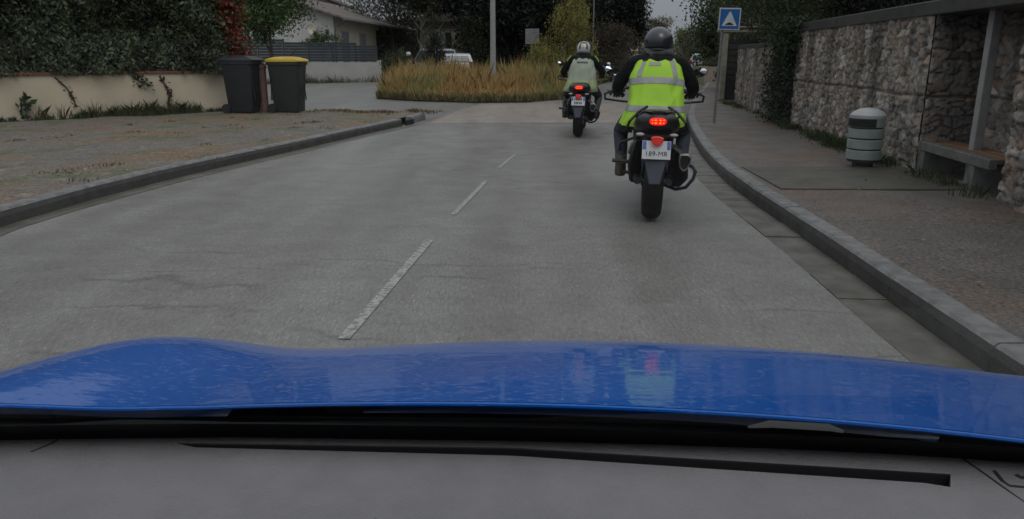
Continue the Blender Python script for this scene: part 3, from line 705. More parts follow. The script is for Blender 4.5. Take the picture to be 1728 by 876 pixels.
# litter bin
M_bing = mat('grey_green_bin', (.27, .32, .31), (.22, .26, .255), 6, .5, bump=.2, bscale=50)
M_dome = mat('pale_bin_lid', (.40, .41, .42), (.32, .33, .34), 5, .4)
gb = ground(1455, 281, PAV)
lb = thing('litter_bin', 'grey green banded litter bin with pale domed lid on the right pavement', 'litter bin', (gb.x, gb.y, PAV))
def ringc(r_, z, n_=20, sx=1, sy=1, cx_=0, cy=0): return [Vector((cx_+r_*sx*math.cos(2*math.pi*i/n_), cy+r_*sy*math.sin(2*math.pi*i/n_), z)) for i in range(n_)]
b = MB(); b.loft([ringc(.11, 0), ringc(.11, .05), ringc(.13, .06), ringc(.13, .085)]); b.build('pedestal', M_dtrim, lb)
b = MB(); b.loft([ringc(.165, .06), ringc(.165, .55)]); b.build('liner', M_dtrim, lb)
for k in range(4):
    z = .085+k*.115; b = MB(); b.loft([ringc(.170, z), ringc(.182, z+.006), ringc(.184, z+.095), ringc(.172, z+.103)]); b.build('band', M_bing, lb)
b = MB(); b.loft([ringc(.184, .525), ringc(.186, .535), ringc(.184, .56), ringc(.15, .595), ringc(.09, .625), ringc(.03, .635)]); b.build('lid', M_dome, lb)
b = MB(); b.loft([[Vector((r_*math.cos(a), r_*math.sin(a), z)) for a in [R(165+i*9) for i in range(13)]]+[Vector((.15*math.cos(a), .15*math.sin(a), z)) for a in [R(165+(12-i)*9) for i in range(13)]] for r_, z in ((.188, .44), (.192, .445), (.192, .52), (.188, .525))]); b.build('mouth_band', M_black, lb)

# ivy column and overhanging tree on the right walls
ivy = thing('ivy', 'dark ivy column hanging down the wall between the two stone walls', 'ivy', (wx(13.8)-.02, 13.8, 0))
P_ = RNG.normal(size=(9200, 3))*[.13, .32, .0]+[-.08, 0, 0]; P_[:, 2] = RNG.uniform(.15, 1.95, 9200); P_[:, 1] *= (.45+.35*P_[:, 2]); P_[:, 1] += .25*np.sin(P_[:, 2]*2)
leaf_mesh('foliage', P_, .05, pal(9200, (.04, .06, .034), .4), ivy, droop=.6, aspect=.8)
b = MB(); b.tube([(.05, 0, .05), (0, .08, .6), (.05, -.05, 1.2), (.1, .1, 1.9)], [.05, .04, .03, .02], 6); b.build('stem', M_bark, ivy)
def hedge_run(name, label, p0, p1, z0, z1, thick, n_, size, base, m_core=None, cvar=.3, cat='hedge', bulge=.12, **k):
    t = thing(name, label, cat, (0, 0, 0)); p0 = Vector(p0); p1 = Vector(p1); Ln = (p1-p0).length; d = (p1-p0)/Ln; nr = Vector((-d.y, d.x))
    s = RNG.uniform(0, Ln, n_); z = RNG.uniform(z0, z1, n_)
    # more leaves on the face towards the viewer and on the top
    q = np.where(RNG.uniform(size=n_) < .75, RNG.normal(0, .07, n_), RNG.uniform(0, thick, n_))
    topm = RNG.uniform(size=n_) < .12; z = np.where(topm, z1+RNG.normal(0, .12, n_), z); q = np.where(topm, RNG.uniform(0, thick, n_), q)
    bl = np.array([mnoise.noise(Vector((a*.9, c*.9, 1.7)))*bulge*1.6+mnoise.noise(Vector((a*3, c*3, 5.7)))*bulge for a, c in zip(s, z)])
    cl_ = np.array([mnoise.noise(Vector((a*1.1, c*1.1, 8.1)))+.6*mnoise.noise(Vector((a*4, c*4, 2.1))) for a, c in zip(s, z)])
    q = q-bl
    P_ = np.stack([p0.x+d.x*s+nr.x*q, p0.y+d.y*s+nr.y*q, z], 1)
    leaf_mesh('foliage', P_, size, pal(n_, base, .35, 1+cvar*2*np.clip(cl_, -.45, .9)), t, droop=.5, **k)
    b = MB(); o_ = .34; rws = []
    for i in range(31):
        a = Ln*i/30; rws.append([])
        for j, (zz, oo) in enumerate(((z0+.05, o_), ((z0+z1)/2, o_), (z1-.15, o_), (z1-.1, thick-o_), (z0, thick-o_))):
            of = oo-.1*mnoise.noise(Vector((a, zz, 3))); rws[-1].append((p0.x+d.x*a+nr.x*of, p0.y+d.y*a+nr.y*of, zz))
    b.grid(rws); b.build('dark_core', m_core or M_bushcore, t)  # dark sheet behind the leaves, painted as the hedge's inner shade
    return t
M_bushcore = mat('bush_shade', (.012, .016, .010), (.02, .022, .014), 9, .9, bump=1, bscale=20)
# dark hedge standing behind the right wall (viewer side = left, so run far->near to put the normal right)
def hedge_r(name, label, D0, D1, off, z0, z1, n_, base, size=.09, cat='hedge'):
    return hedge_run(name, label, (wx(D1)+off, D1), (wx(D0)+off, D0), z0, z1, 1.0, n_, size, base, cat=cat)
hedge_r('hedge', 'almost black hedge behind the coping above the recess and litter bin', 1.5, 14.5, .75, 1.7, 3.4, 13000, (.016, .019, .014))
# tree leaning over the wall and pavement at the right
def blob(px, py, D, rx, ry, rz):
    p = at(px, py, D); return ((p.x, p.y, p.z), (rx, ry, rz))
def tree_at(name, label, px, D, h, blobs, n_, size, base, cat='tree', off=(0, 0), **k):
    x = xat(px, D); bl = [((xat(bx, D+dd)-x, dd, bz), r_) for bx, dd, bz, r_ in blobs]
    return tree(name, label, cat, x, D, h, bl, n_, size, base, **k)
tree_at('overhanging_tree', 'dark green tree arching over the stone wall beside the blue sign', 1360, 15.5, 3.6,
        [(1300, 0, 2.45, (1.1, 1.1, .75)), (1375, -1.5, 2.55, (1.2, 1.3, .6)), (1330, 1.5, 3.2, (1.7, 1.6, 1.0)), (1262, 1, 2.6, (.7, .9, .6)), (1315, 0, 1.95, (.45, .6, .45)), (1420, 0, 3.2, (1.5, 1.4, .7))],
        22000, .075, (.062, .085, .042), tr_=.12, seed=4, sub=26, subr=.2)
hedge_r('hedge', 'brown green hedge rising behind the dark stained wall by the sign', 15.8, 30, .9, .4, 2.6, 9000, (.07, .08, .045), .11)
# concrete gate frame beside the sign
M_gate = mat('mossy_concrete', (.26, .24, .19), (.16, .15, .12), 6, .8, bump=.5)
gx = xat(1222, 21.6)
gt = thing('gate_frame', 'thin mossy concrete post and lintel just behind the blue sign', 'gate', (gx, 21.6, 0))
b = MB(); b.box((0, 0, .98), (.14, .14, 1.96)); b.build('gatepost', M_gate, gt, bevel=.01)
b = MB(); b.box((1.35, 0, .98), (.14, .14, 1.96)); b.build('gatepost', M_gate, gt, bevel=.01)
b = MB(); b.box((.65, 0, 1.99), (1.75, .2, .12)); b.box((.65, 0, 2.065), (1.65, .3, .035)); b.build('lintel', M_gate, gt, bevel=.01)
b = MB(); b.box((.68, .06, .9), (1.22, .04, 1.7)); [b.box((.68, .035, .15+.17*i), (1.22, .02, .03)) for i in range(10)]; b.build('gate_panel', M_dtrim, gt, smooth=False)

# speed bump sign
M_sblue = mat('sign_blue', (.012, .11, .36), (.010, .09, .30), 8, .35)
M_swhite = mat('sign_white', (.55, .58, .60), (.42, .45, .48), 9, .4)
M_sgrey = mat('galvanised_steel', (.21, .22, .23), (.16, .165, .17), 12, .45, metal=.5)
gs = ground(1205, 208, PAV)
sg = thing('road_sign', 'square blue speed bump sign with white triangle on a thin leaning pole', 'road sign', (gs.x, gs.y, PAV), 0)
sg.rotation_euler = (0, R(1.2), -R(6))
b = MB(); b.tube([(0, .03, -.05), (0, .03, 1.98)], .024, 10); b.build('pole', M_sgrey, sg)
b = MB(); b.box((.105, 0, 1.80), (.375, .018, .375)); b.build('plate', M_sgrey, sg, bevel=.006)
pl = kids(sg)[-1]
def flat(name, pts, y, m, par, cx_=.105, cz=1.80):
    pts = [(x*.83, z*.83) for x, z in pts]
    b = MB(); b.prism([(cx_+x, y, cz+z) for x, z in pts], (0, .003, 0)); return b.build(name, m, par, smooth=False)
flat('border', [(-.218, -.218), (.218, -.218), (.218, .218), (-.218, .218)], -.0125, M_swhite, pl)
flat('field', [(-.198, -.198), (.198, -.198), (.198, .198), (-.198, .198)], -.0165, M_sblue, pl)
flat('triangle', [(-.155, -.14), (.155, -.14), (.012, .15), (-.012, .15)], -.0205, M_swhite, pl)
flat('bump_symbol', [(-.095, -.12)]+[(-.095+.19*i/10, -.12+.05*math.sin(math.pi*i/10)) for i in range(1, 10)]+[(.095, -.12)], -.0245, M_black, pl)

# ------------------------------------------------------------------ left side: wall, hedge, creeper, bins
M_render = mat('cream_render', (.66, .565, .43), (.48, .415, .32), .9, .85, bump=.4, bscale=60, stops=(.3, .75))
M_tile = mat('red_tile_coping', (.20, .075, .05), (.12, .055, .04), 7, .7, bump=.3)
W0 = ground(-420, 224, PAV); W1 = ground(386, 187, PAV); W0 = v2(W0.x, W0.y); W1 = v2(W1.x, W1.y); wd_ = (W1-W0).normalized(); wn = v2(-wd_.y, wd_.x)
lw = thing('low_wall', 'low cream rendered garden wall with red tile coping under the big hedge', 'wall')
Hl = .82
b = MB(); b.prism([(W0.x, W0.y, 0), (W1.x, W1.y, 0), (W1.x+wn.x*.22, W1.y+wn.y*.22, 0), (W0.x+wn.x*.22, W0.y+wn.y*.22, 0)], (0, 0, PAV+Hl)); b.build('wall', M_render, lw, smooth=False)
b = MB(); Lw = (W1-W0).length; k = int(Lw/.32)
for i in range(k):
    a = W0+wd_*(Lw*i/k+.006); c = W0+wd_*(Lw*(i+1)/k-.006); dz = random.uniform(-.003, .003)
    b.prism([(a.x-wn.x*.035, a.y-wn.y*.035, PAV+Hl+dz), (c.x-wn.x*.035, c.y-wn.y*.035, PAV+Hl+dz), (c.x+wn.x*.25, c.y+wn.y*.25, PAV+Hl+dz), (a.x+wn.x*.25, a.y+wn.y*.25, PAV+Hl+dz)], (0, 0, .05))
b.build('coping', M_tile, lw, smooth=False)
H0 = W0+wn*.08; H1 = W1+wn*.08+wd_*.35
hedge_run('hedge', 'huge dark green hedge filling the top left above the cream wall', H0, H1, PAV+Hl+.0, 3.9, 1.5, 64000, .10, (.105, .13, .082), cvar=.5, bulge=.20)
# paler sprays in the hedge's left part
# red creeper at its right end
cr = thing('creeper', 'red and orange autumn creeper hanging at the right end of the big hedge', 'creeper', (H1.x, H1.y, 0))
n_ = 3800; z = RNG.uniform(1.02, 3.6, n_); cxr = .02+.10*(z-1)*.3; xs_ = np.where(RNG.uniform(size=n_) < .6, RNG.normal(0, .13, n_), RNG.normal(-.15, .2, n_)); P_ = np.stack([xs_+.05-.12*(z-1.0)*.9+.05*np.sin(z*6), RNG.normal(-.12, .12, n_), z], 1)
redc = pal(n_, (.21, .045, .035), .45); mk = RNG.uniform(size=n_); redc[mk < .22] = pal(int((mk < .22).sum()), (.10, .09, .03), .3); redc[mk > .9] = pal(int((mk > .9).sum()), (.27, .12, .04), .3)
leaf_mesh('foliage', P_, .10, redc, cr, droop=1.0, aspect=.7)
b = MB(); b.tube([(-.1, .05, 3.5), (-.02, 0, 2.2), (.05, 0, 1.0), (.03, 0, .2)], .02, 5); b.build('stem', M_bark, cr)
# ivy strands on the wall
M_str = M_bark
def strand(name, label, pix, n_, wdt, base):
    pts = []
    for px, py in pix:
        # meet sight line with wall face plane
        a = at(px, py, 10); c0 = Vector((0, 0, CAM_Z)); d = a-c0; nn = Vector((wn.x, wn.y, 0)); tt = (Vector((W0.x-wn.x*.02, W0.y-wn.y*.02, 0))-c0).dot(nn)/d.dot(nn); pts.append(c0+d*tt)
    t = thing(name, label, 'creeper', (pts[-1].x, pts[-1].y, 0)); off = Vector((pts[-1].x, pts[-1].y, 0))
    b = MB(); b.tube([p-off for p in pts], .012, 5); b.build('stem', M_bark, t)
    P_ = []
    for i in range(n_):
        f = RNG.uniform(0, len(pts)-1.001); i0 = int(f); p = pts[i0].lerp(pts[i0+1], f-i0)-off; P_.append([p.x+RNG.normal(0, wdt), p.y+RNG.normal(0, .015), p.z+RNG.normal(0, wdt)])
    leaf_mesh('foliage', P_, .07, pal(n_, base, .4), t, aspect=.7)
strand('ivy_strand', 'thin dark ivy stem curving down the cream wall left of the bins', [(270, 128), (280, 146), (287, 160), (283, 177)], 60, .04, (.06, .065, .035))
strand('ivy_strand', 'bushy green ivy sprig hanging over the top of the cream wall', [(222, 127), (236, 138), (252, 143)], 110, .07, (.045, .075, .035))
strand('ivy_strand', 'sparse brown ivy stems trailing down the left half of the cream wall', [(92, 130), (112, 148), (124, 165), (128, 180)], 36, .05, (.14, .10, .05))

def bin_(name, label, px, py, lidm, bodym, hgt=1.0, wd=.58, rz=0.0):
    g = ground(px, py, PAV); t = thing(name, label, 'wheelie bin', (g.x, g.y, PAV), rz, 'wheelie bins on the verge')
    def rr(w_, d_, z, c=.05, yo=0, xo=0):
        pts = []
        for sx, sy, a0_ in ((1, 1, 0), (-1, 1, 90), (-1, -1, 180), (1, -1, 270)):
            for k_ in range(4):
                a = R(a0_+k_*30); pts.append(Vector((xo+sx*(w_/2-c)+c*math.cos(a), yo+sy*(d_/2-c)+c*math.sin(a), z)))
        return pts
    b = MB(); b.loft([rr(wd*.76, .52, .03), rr(wd*.78, .54, .06), rr(wd*.95, .68, hgt*.88), rr(wd*.97, .70, hgt*.885), rr(wd*1.02, .74, hgt*.89), rr(wd*1.02, .74, hgt*.94), rr(wd*.9, .66, hgt*.94)])
    for k_ in range(3): b.box((-.12+.12*k_, -.31-.0, hgt*.5), (.012, .02, hgt*.55), rx=-R(4))
    b.build('body', bodym, t)
    b = MB(); b.loft([rr(wd*1.05, .78, hgt*.943, yo=-.01), rr(wd*1.06, .79, hgt*.965, yo=-.01), rr(wd*1.0, .72, hgt*.995), rr(wd*.7, .45, hgt*1.03), rr(wd*.3, .2, hgt*1.04)]); lid = b.build('lid', lidm, t)
    b = MB(); b.tube([(wd*.42, .40, hgt*.95), (wd*.5, .44, hgt*.95), (-wd*.5, .44, hgt*.95), (-wd*.42, .40, hgt*.95)], .016, 8); b.build('handle', M_dtrim, t)
    b = MB(); b.box((wd*.55, 0, hgt*.90), (.05, .10, .05)); b.build('lift_lug', M_dtrim, t)
    for s_ in (-1, 1):
        b = MB(); b.loft([[Vector((s_*wd*.40+dx, .30+.10*math.cos(a), .10+.10*math.sin(a))) for a in [2*math.pi*i/18 for i in range(18)]] for dx in (-.03, .03)]); b.build('wheel', M_rub, t)
    b = MB(); b.prism([(.12, -.345, hgt*.62), (.21, -.345, hgt*.62), (.22, -.351, hgt*.72), (.11, -.351, hgt*.72)], (0, .012, 0)); b.build('sticker', M_stick, t, smooth=False)
    return t
M_bin1 = mat('charcoal_plastic', (.018, .020, .026), (.024, .026, .033), 4, .42, bump=.15, bscale=60)
M_bin2 = mat('dark_green_plastic', (.022, .027, .027), (.03, .035, .034), 4, .42, bump=.15, bscale=60)
M_yel = mat('yellow_lid_plastic', (.58, .40, .02), (.46, .31, .02), 5, .4)
M_stick = mat('grey_sticker', (.17, .18, .19), rough=.5)
bin_('wheelie_bin', 'charcoal wheelie bin with dark lid, nearest the end of the cream wall', 414, 191, M_bin1, M_bin1, 1.14, .50, R(80))
bin_('wheelie_bin', 'dark wheelie bin with a bright yellow lid beside the brown post', 490, 190, M_yel, M_bin2, 1.12, .50, R(80))
g = ground(448, 190, PAV); bp_ = thing('bollard', 'slim reddish brown post with rounded cap between the two wheelie bins', 'post', (g.x, g.y-.02, PAV))
M_brp = mat('reddish_brown_post', (.16, .085, .065), (.11, .065, .05), 7, .7, bump=.3)
b = MB(); b.loft([ringc(.085, -.05), ringc(.085, .92)]); b.build('shaft', M_brp, bp_)
b = MB(); b.loft([ringc(.10, .92), ringc(.105, .95), ringc(.09, 1.0), ringc(.05, 1.04), ringc(.01, 1.05)]); b.build('cap', M_brp, bp_)

# ------------------------------------------------------------------ fence wall and house beyond the side road
M_fence = mat('dark_slat_fence', (.026, .034, .042), (.036, .045, .052), 3, .5)
M_pale = mat('pale_grey_render', (.42, .41, .40), (.34, .33, .325), 1.0, .85, bump=.3, bscale=40)
F0 = v2(xat(300, 36.5), 36.5); F1 = v2(xat(640, 41.5), 41.5); fd = (F1-F0).normalized(); fn_ = v2(-fd.y, fd.x); FL = (F1-F0).length
fw_ = thing('fence_wall', 'pale rendered wall topped with a dark slatted fence in front of the house', 'fence')
b = MB(); b.prism([(F0.x, F0.y, -.05), (F1.x, F1.y, -.05), (F1.x+fn_.x*.25, F1.y+fn_.y*.25, -.05), (F0.x+fn_.x*.25, F0.y+fn_.y*.25, -.05)], (0, 0, 1.05)); b.build('base_wall', M_pale, fw_, smooth=False)
def ftop(s): return 2.30-.45*s/FL
nP = 8
for i in range(nP):
    s0, s1 = FL*i/nP+.05, FL*(i+1)/nP-.05; b = MB(); z = 1.04
    while z+.11 < ftop(s0)+.02:
        a = F0+fd*s0+fn_*.12; c = F0+fd*s1+fn_*.12
        b.prism([(a.x, a.y, z), (c.x, c.y, z), (c.x, c.y, z+.125), (a.x, a.y, z+.125)], (fn_.x*.03, fn_.y*.03, 0)); z += .135
    b.build('slat_panel', M_fence, fw_, smooth=False)
    p = F0+fd*(FL*i/nP)+fn_*.13; b = MB(); b.box((p.x, p.y, (1+ftop(s0)+.06)/2), (.07, .07, ftop(s0)+.06-1), rz=math.atan2(fd.y, fd.x)); b.build('fence_post', M_fence, fw_)
p = F1+fn_*.13; b = MB(); b.box((p.x, p.y, .55), (.20, .24, 1.1), rz=math.atan2(fd.y, fd.x)); b.build('end_pillar', M_pale, fw_)

M_hw = mat('grey_house_render', (.54, .53, .51), (.47, .465, .45), .8, .85)
M_hy = mat('cream_house_render', (.70, .64, .52), (.62, .56, .45), .8, .85)
M_roof = mat('brown_roof_tiles', (.17, .145, .14), (.125, .105, .10), 5, .75, bump=.8, bscale=18)
M_shut = mat('grey_shutters', (.27, .29, .33), rough=.6)
M_brick = mat('dark_brick', (.13, .075, .055), (.07, .045, .04), 10, .9)
M_wood = mat('grey_timber', (.16, .165, .17), (.12, .12, .125), 8, .8)
A = Vector((xat(566, 44), 44, 0)); Bf = Vector((xat(690, 64), 64, 0)); hd = (Bf-A).normalized(); hn = Vector((-hd.y, hd.x, 0))   # along the long side; hn points left
HR = Matrix(((hd.x, hn.x, 0), (hd.y, hn.y, 0), (0, 0, 1)))
house = thing('house', 'single storey house with shallow brown roof, shuttered windows and timber porch behind the fence', 'house', (A.x, A.y, 0)); house.rotation_euler = (0, 0, math.atan2(hd.y, hd.x))
# local frame: x along the long side (away), y to the left
EH = 3.45; LN = (Bf-A).length; WDT = 11.0; SLP = .30; wl = LN*.47
b = MB(); b.prism([(0, 0, 0), (0, WDT, 0), (0, WDT, EH), (0, WDT/2, EH+SLP*WDT/2), (0, 0, EH)], (.25, 0, 0)); b.build('gable_wall', M_hw, house, smooth=False)
b = MB(); b.box((wl/2+.13, .12, EH/2), (wl-.25, .24, EH-.01)); b.build('front_wall', M_hy, house, smooth=False)
b = MB(); b.box((wl+.1, WDT/2, EH/2), (.22, WDT-.3, EH)); b.build('back_wall', M_hy, house, smooth=False)
b = MB(); b.box((wl+1.4, .6, EH*.40), (2.4, .22, EH*.8)); b.build('brick_wall', M_brick, house, smooth=False)
for sy in (0, 1):
    b = MB(); rws = []
    e0 = (-.7, EH-.7*SLP); r0 = (WDT/2, EH+SLP*WDT/2)
    ys = [e0[0]+(r0[0]-e0[0])*i/24 for i in range(25)]; zs = [e0[1]+(r0[1]-e0[1])*i/24+.04*(i % 2) for i in range(25)]
    if sy: ys = [WDT-y for y in ys]
    b.grid([[(x, y, z+.12) for y, z in zip(ys, zs)] for x in (-.5, LN+.4)]); b.grid([[(x, y, z+.02) for y, z in zip(ys, zs)] for x in (-.5, LN+.4)])
    b.add([(-.5, ys[0], zs[0]+.02), (LN+.4, ys[0], zs[0]+.02), (LN+.4, ys[0], zs[0]+.12), (-.5, ys[0], zs[0]+.12)], [(0, 1, 2, 3)])
    b.grid([[(-.5, y, z+.02) for y, z in zip(ys, zs)], [(-.5, y, z+.12) for y, z in zip(ys, zs)]])
    b.build('roof', M_roof, house, smooth=False)
b = MB(); b.tube([(-.5, -.76, EH-.2), (LN+.4, -.76, EH-.2)], .07, 8); b.build('gutter_pipe', M_wood, house)
b = MB(); b.tube([(-.1, -.7, EH-.25), (-.08, -.1, EH-.55), (-.08, -.08, .1)], .06, 8); b.build('downpipe', M_wood, house)
for x in (1.4, 5.2):
    f = MB(); f.box((x+.65, -.02, 1.55), (1.5, .06, 2.3)); f = f.build('window', M_pale, house, bevel=.01)
    for s_ in (0, 1): q = MB(); q.box((x+.3+.66*s_, -.065, 1.55), (.62, .04, 2.15)); [q.box((x+.3+.66*s_, -.09, .6+.14*i), (.56, .015, .05)) for i in range(14)]; q.build('shutter', M_shut, f, smooth=False)
for x in (wl+3.2, wl+6.2, LN-.3): b = MB(); b.box((x, -.4, EH/2-.2), (.16, .16, EH-.4)); b.build('porch_post', M_wood, house, bevel=.01)
dsh = MB(); dsh.loft([[Vector((-.45+d_, 1.1+.55*r_*math.cos(a), 2.75+r_*.75*math.sin(a))) for a in [2*math.pi*i/18 for i in range(18)]] for d_, r_ in ((.0, .02), (-.03, .2), (-.1, .38), (-.12, .37), (-.05, .2), (-.02, .02))]); dsh.tube([(-.42, 1.1, 2.7), (0, 1.1, 2.5)], .03, 6); dsh.build('satellite_dish', M_hy, house)

far_h = thing('house', 'taller pinkish house gable just visible above the brown roof', 'house', (xat(535, 66), 66, 0))
M_pink = mat('pinkish_render', (.30, .235, .21), rough=.9)
b = MB(); b.prism([(-3.2, 0, 0), (2.2, 0, 0), (2.2, 0, 5.35), (-.5, 0, 6.4), (-3.2, 0, 5.35)], (0, 7, 0)); b.build('wall', M_pink, far_h, smooth=False)
b = MB(); b.prism([(-3.8, -.4, 5.2), (-.5, -.4, 6.5), (2.8, -.4, 5.2), (2.8, -.4, 5.35), (-.5, -.4, 6.68), (-3.8, -.4, 5.35)], (0, 7.8, 0)); b.build('roof', M_roof, far_h, smooth=False)
b = MB(); b.box((-.4, -.03, 3.6), (1.0, .06, 1.2)); b.build('window', M_shut, far_h)

# pale building far behind the garden trees
x0 = xat(752, 62); pb = thing('house', 'small pale house front with dark narrow windows glimpsed between garden trees', 'house', (x0, 62, 0))
M_pw = mat('white_render', (.62, .58, .52), (.5, .46, .41), 1, .9)
b = MB(); b.box((0, 3, 2.0), (3.6, 5.8, 4.0)); b.build('wall', M_pw, pb, smooth=False)
b = MB(); b.prism([(-2.4, -.3, 3.9), (2.4, -.3, 3.9), (0, -.3, 5.0)], (0, 6.6, 0)); b.build('roof', M_roof, pb, smooth=False)
for x in (-.75, .25): b = MB(); b.box((x, -.04, 1.9), (.45, .06, 2.4)); b.build('window', M_dtrim, pb)

# ------------------------------------------------------------------ trees
tree_at('round_tree', 'dense bright green tree between the red creeper and the house gable', 458, 24, 4.2,
        [(450, 0, 2.9, (1.1, 1, .95)), (478, 0, 3.3, (.8, .9, 1.1)), (425, .5, 2.6, (1.0, .9, .9)), (455, .3, 4.0, (1.4, 1.2, .9)), (440, 0, 2.2, (.7, .7, .5))], 20000, .10, (.10, .155, .06), tr_=.10, seed=2, trunk_h=2.6, nl=3, depth=1, sub=22, cvar=.5)
tree_at('bare_tree', 'tangled half bare grey tree behind the porch roof', 668, 58, 6.5,
        [(640, 0, 5.2, (2.4, 2, 1.3)), (690, 0, 4.6, (2.2, 2, 1.5)), (715, 0, 5.6, (2, 2, 1.2)), (660, 2, 2.4, (3.4, 2, 1.4))], 14000, .17, (.10, .105, .08), tr_=.2, bark=M_midbark, seed=8, nl=12, depth=3, trunk_h=6.2, sub=30, subr=.4)
tree_at('bare_tree', 'grey leaning tree with few leaves left of the pale house front', 712, 50, 4.5,
        [(722, 0, 4.2, (1.2, 1, .8))], 1500, .14, (.06, .065, .04), tr_=.16, bark=M_midbark, seed=12, nl=7, trunk_h=4.2)
tree_at('garden_shrub', 'dark conical evergreen shrub left of the white estate car', 733, 40, 2.4,
        [(733, 0, 1.15, (.55, .55, 1.0)), (737, 0, 1.7, (.35, .35, .8)), (724, .2, .8, (.5, .4, .7))], 5000, .09, (.022, .034, .02), tr_=.06, seed=6, cat='shrub', cvar=.2)
tree_at('garden_shrub', 'dark green shrub with orange leaves right of the pale house front', 800, 50, 3.2,
        [(795, 0, 1.6, (1.2, 1, 1.4)), (808, 0, 2.6, (1.1, 1, 1.0)), (788, 0, 3.2, (.7, .7, .6))], 6000, .12, (.032, .045, .022), tr_=.09, seed=7, cat='shrub')
tree_at('garden_shrub', 'low green and grey shrubs growing at the end of the fence', 664, 38, 1.5,
        [(655, 0, .7, (.5, .5, .7)), (675, 0, 1.0, (.55, .5, .6)), (690, 0, .6, (.5, .5, .5))], 4000, .08, (.06, .08, .04), tr_=.04, seed=9, cat='shrub')
tree_at('garden_shrub', 'bright green bush peeping over the dark fence before the gable wall', 545, 43, 2.9,
        [(543, 0, 2.35, (.5, .4, .55)), (560, 0, 2.05, (.8, .4, .35)), (523, 0, 2.0, (.3, .3, .3))], 2500, .10, (.075, .115, .045), tr_=.04, seed=10, cat='shrub')
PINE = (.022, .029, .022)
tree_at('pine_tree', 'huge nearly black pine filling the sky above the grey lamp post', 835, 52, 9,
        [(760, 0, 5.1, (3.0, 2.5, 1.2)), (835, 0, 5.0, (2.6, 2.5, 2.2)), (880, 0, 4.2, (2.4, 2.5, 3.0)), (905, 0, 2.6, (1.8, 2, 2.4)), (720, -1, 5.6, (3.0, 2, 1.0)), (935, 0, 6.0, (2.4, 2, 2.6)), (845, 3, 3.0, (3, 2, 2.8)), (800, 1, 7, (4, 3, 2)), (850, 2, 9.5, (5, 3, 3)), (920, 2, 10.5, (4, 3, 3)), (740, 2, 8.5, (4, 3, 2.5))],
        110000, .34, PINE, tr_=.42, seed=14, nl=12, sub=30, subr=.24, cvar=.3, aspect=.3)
for i, (px, D, h, lab) in enumerate(((868, 60, 7, 'slimmer dark pine with a visible trunk just right of the lamp post'), (905, 62, 7, 'dark pine behind the small square sign'))):
    tree_at('pine_tree', lab, px, D, h, [(px, 0, 3.4, (2.0, 2, 3.2)), (px+15, 1, 5.5, (2, 2, 2.2))], 14000, .34, PINE, tr_=.25, seed=20+i, nl=8, cvar=.25, aspect=.3)
tree_at('bamboo', 'feathery yellow green bamboo clump left of the white helmet rider', 958, 30, 3.6,
        [(965, 0, 2.7, (.55, .5, 1.1)), (950, 0, 1.8, (.75, .6, 1.3)), (978, .3, 1.5, (.55, .5, 1.3)), (925, 0, 1.1, (.7, .6, .9)), (955, .5, .8, (1.0, .7, .8)), (985, .6, .9, (.5, .5, .9))], 17000, .13, (.27, .25, .075), tr_=.05, seed=16, nl=8, aspect=.16, droop=1.0, cvar=.4, cat='bamboo')
tree_at('cypress_tree', 'tall dark conifer left of the nearer rider, beside the sky', 1045, 48, 7.5,
        [(1050, 0, 5.2, (1.5, 1.5, 2.2)), (1035, 0, 3.2, (1.9, 1.5, 1.8)), (1020, 1, 5.0, (1.7, 1.5, 2.8)), (1072, 0, 3.4, (.7, .8, 1.5)), (1062, 0, 6.4, (.9, 1, 2.0)), (1035, 1, 9.5, (1.8, 1.5, 3.2))], 32000, .26, (.024, .034, .027), tr_=.22, seed=17, sub=24, subr=.22, cvar=.3, aspect=.35)
tree_at('cypress_tree', 'dark conifer behind the yellow bamboo', 995, 56, 7.5,
        [(992, 0, 4.2, (1.8, 1.5, 3.6)), (1010, 1, 5.8, (1.7, 1.5, 2.4)), (965, 1, 5.4, (1.7, 1.5, 2.4))], 18000, .28, (.022, .031, .025), tr_=.2, seed=18, sub=24, cvar=.3, aspect=.35)
tree_at('brown_bush', 'brownish twiggy bush between the two riders', 1032, 41, 2.6,
        [(1010, 0, 1.2, (1.2, 1, 1.2)), (1045, 0, 1.5, (1.1, 1, 1.3)), (1028, 0, 2.0, (1.3, 1, .9)), (1072, 2, 1.1, (1.0, .8, 1.0))], 14000, .13, (.085, .07, .052), tr_=.07, seed=19, aspect=.3, cat='bush')
tree_at('round_tree', 'green and yellow distant tree right of the black helmet', 1158, 92, 5.2,
        [(1160, 0, 3.4, (1.6, 1.5, 1.3)), (1150, 0, 2.4, (1.5, 1.5, 1.6)), (1172, 0, 2.2, (1.6, 1.4, 1.9))], 8000, .22, (.16, .175, .085), tr_=.15, seed=22)  # distance haze put into the paler leaf colours of these far trees
tree_at('round_tree', 'pale tan distant tree top rising left of the black helmet', 1103, 85, 5.6,
        [(1102, 0, 4.2, (1.4, 1.3, 1.1)), (1092, 0, 3.2, (.9, .9, .9)), (1112, 0, 4.9, (1.1, .9, .6))], 4500, .2, (.27, .25, .19), tr_=.12, seed=23)
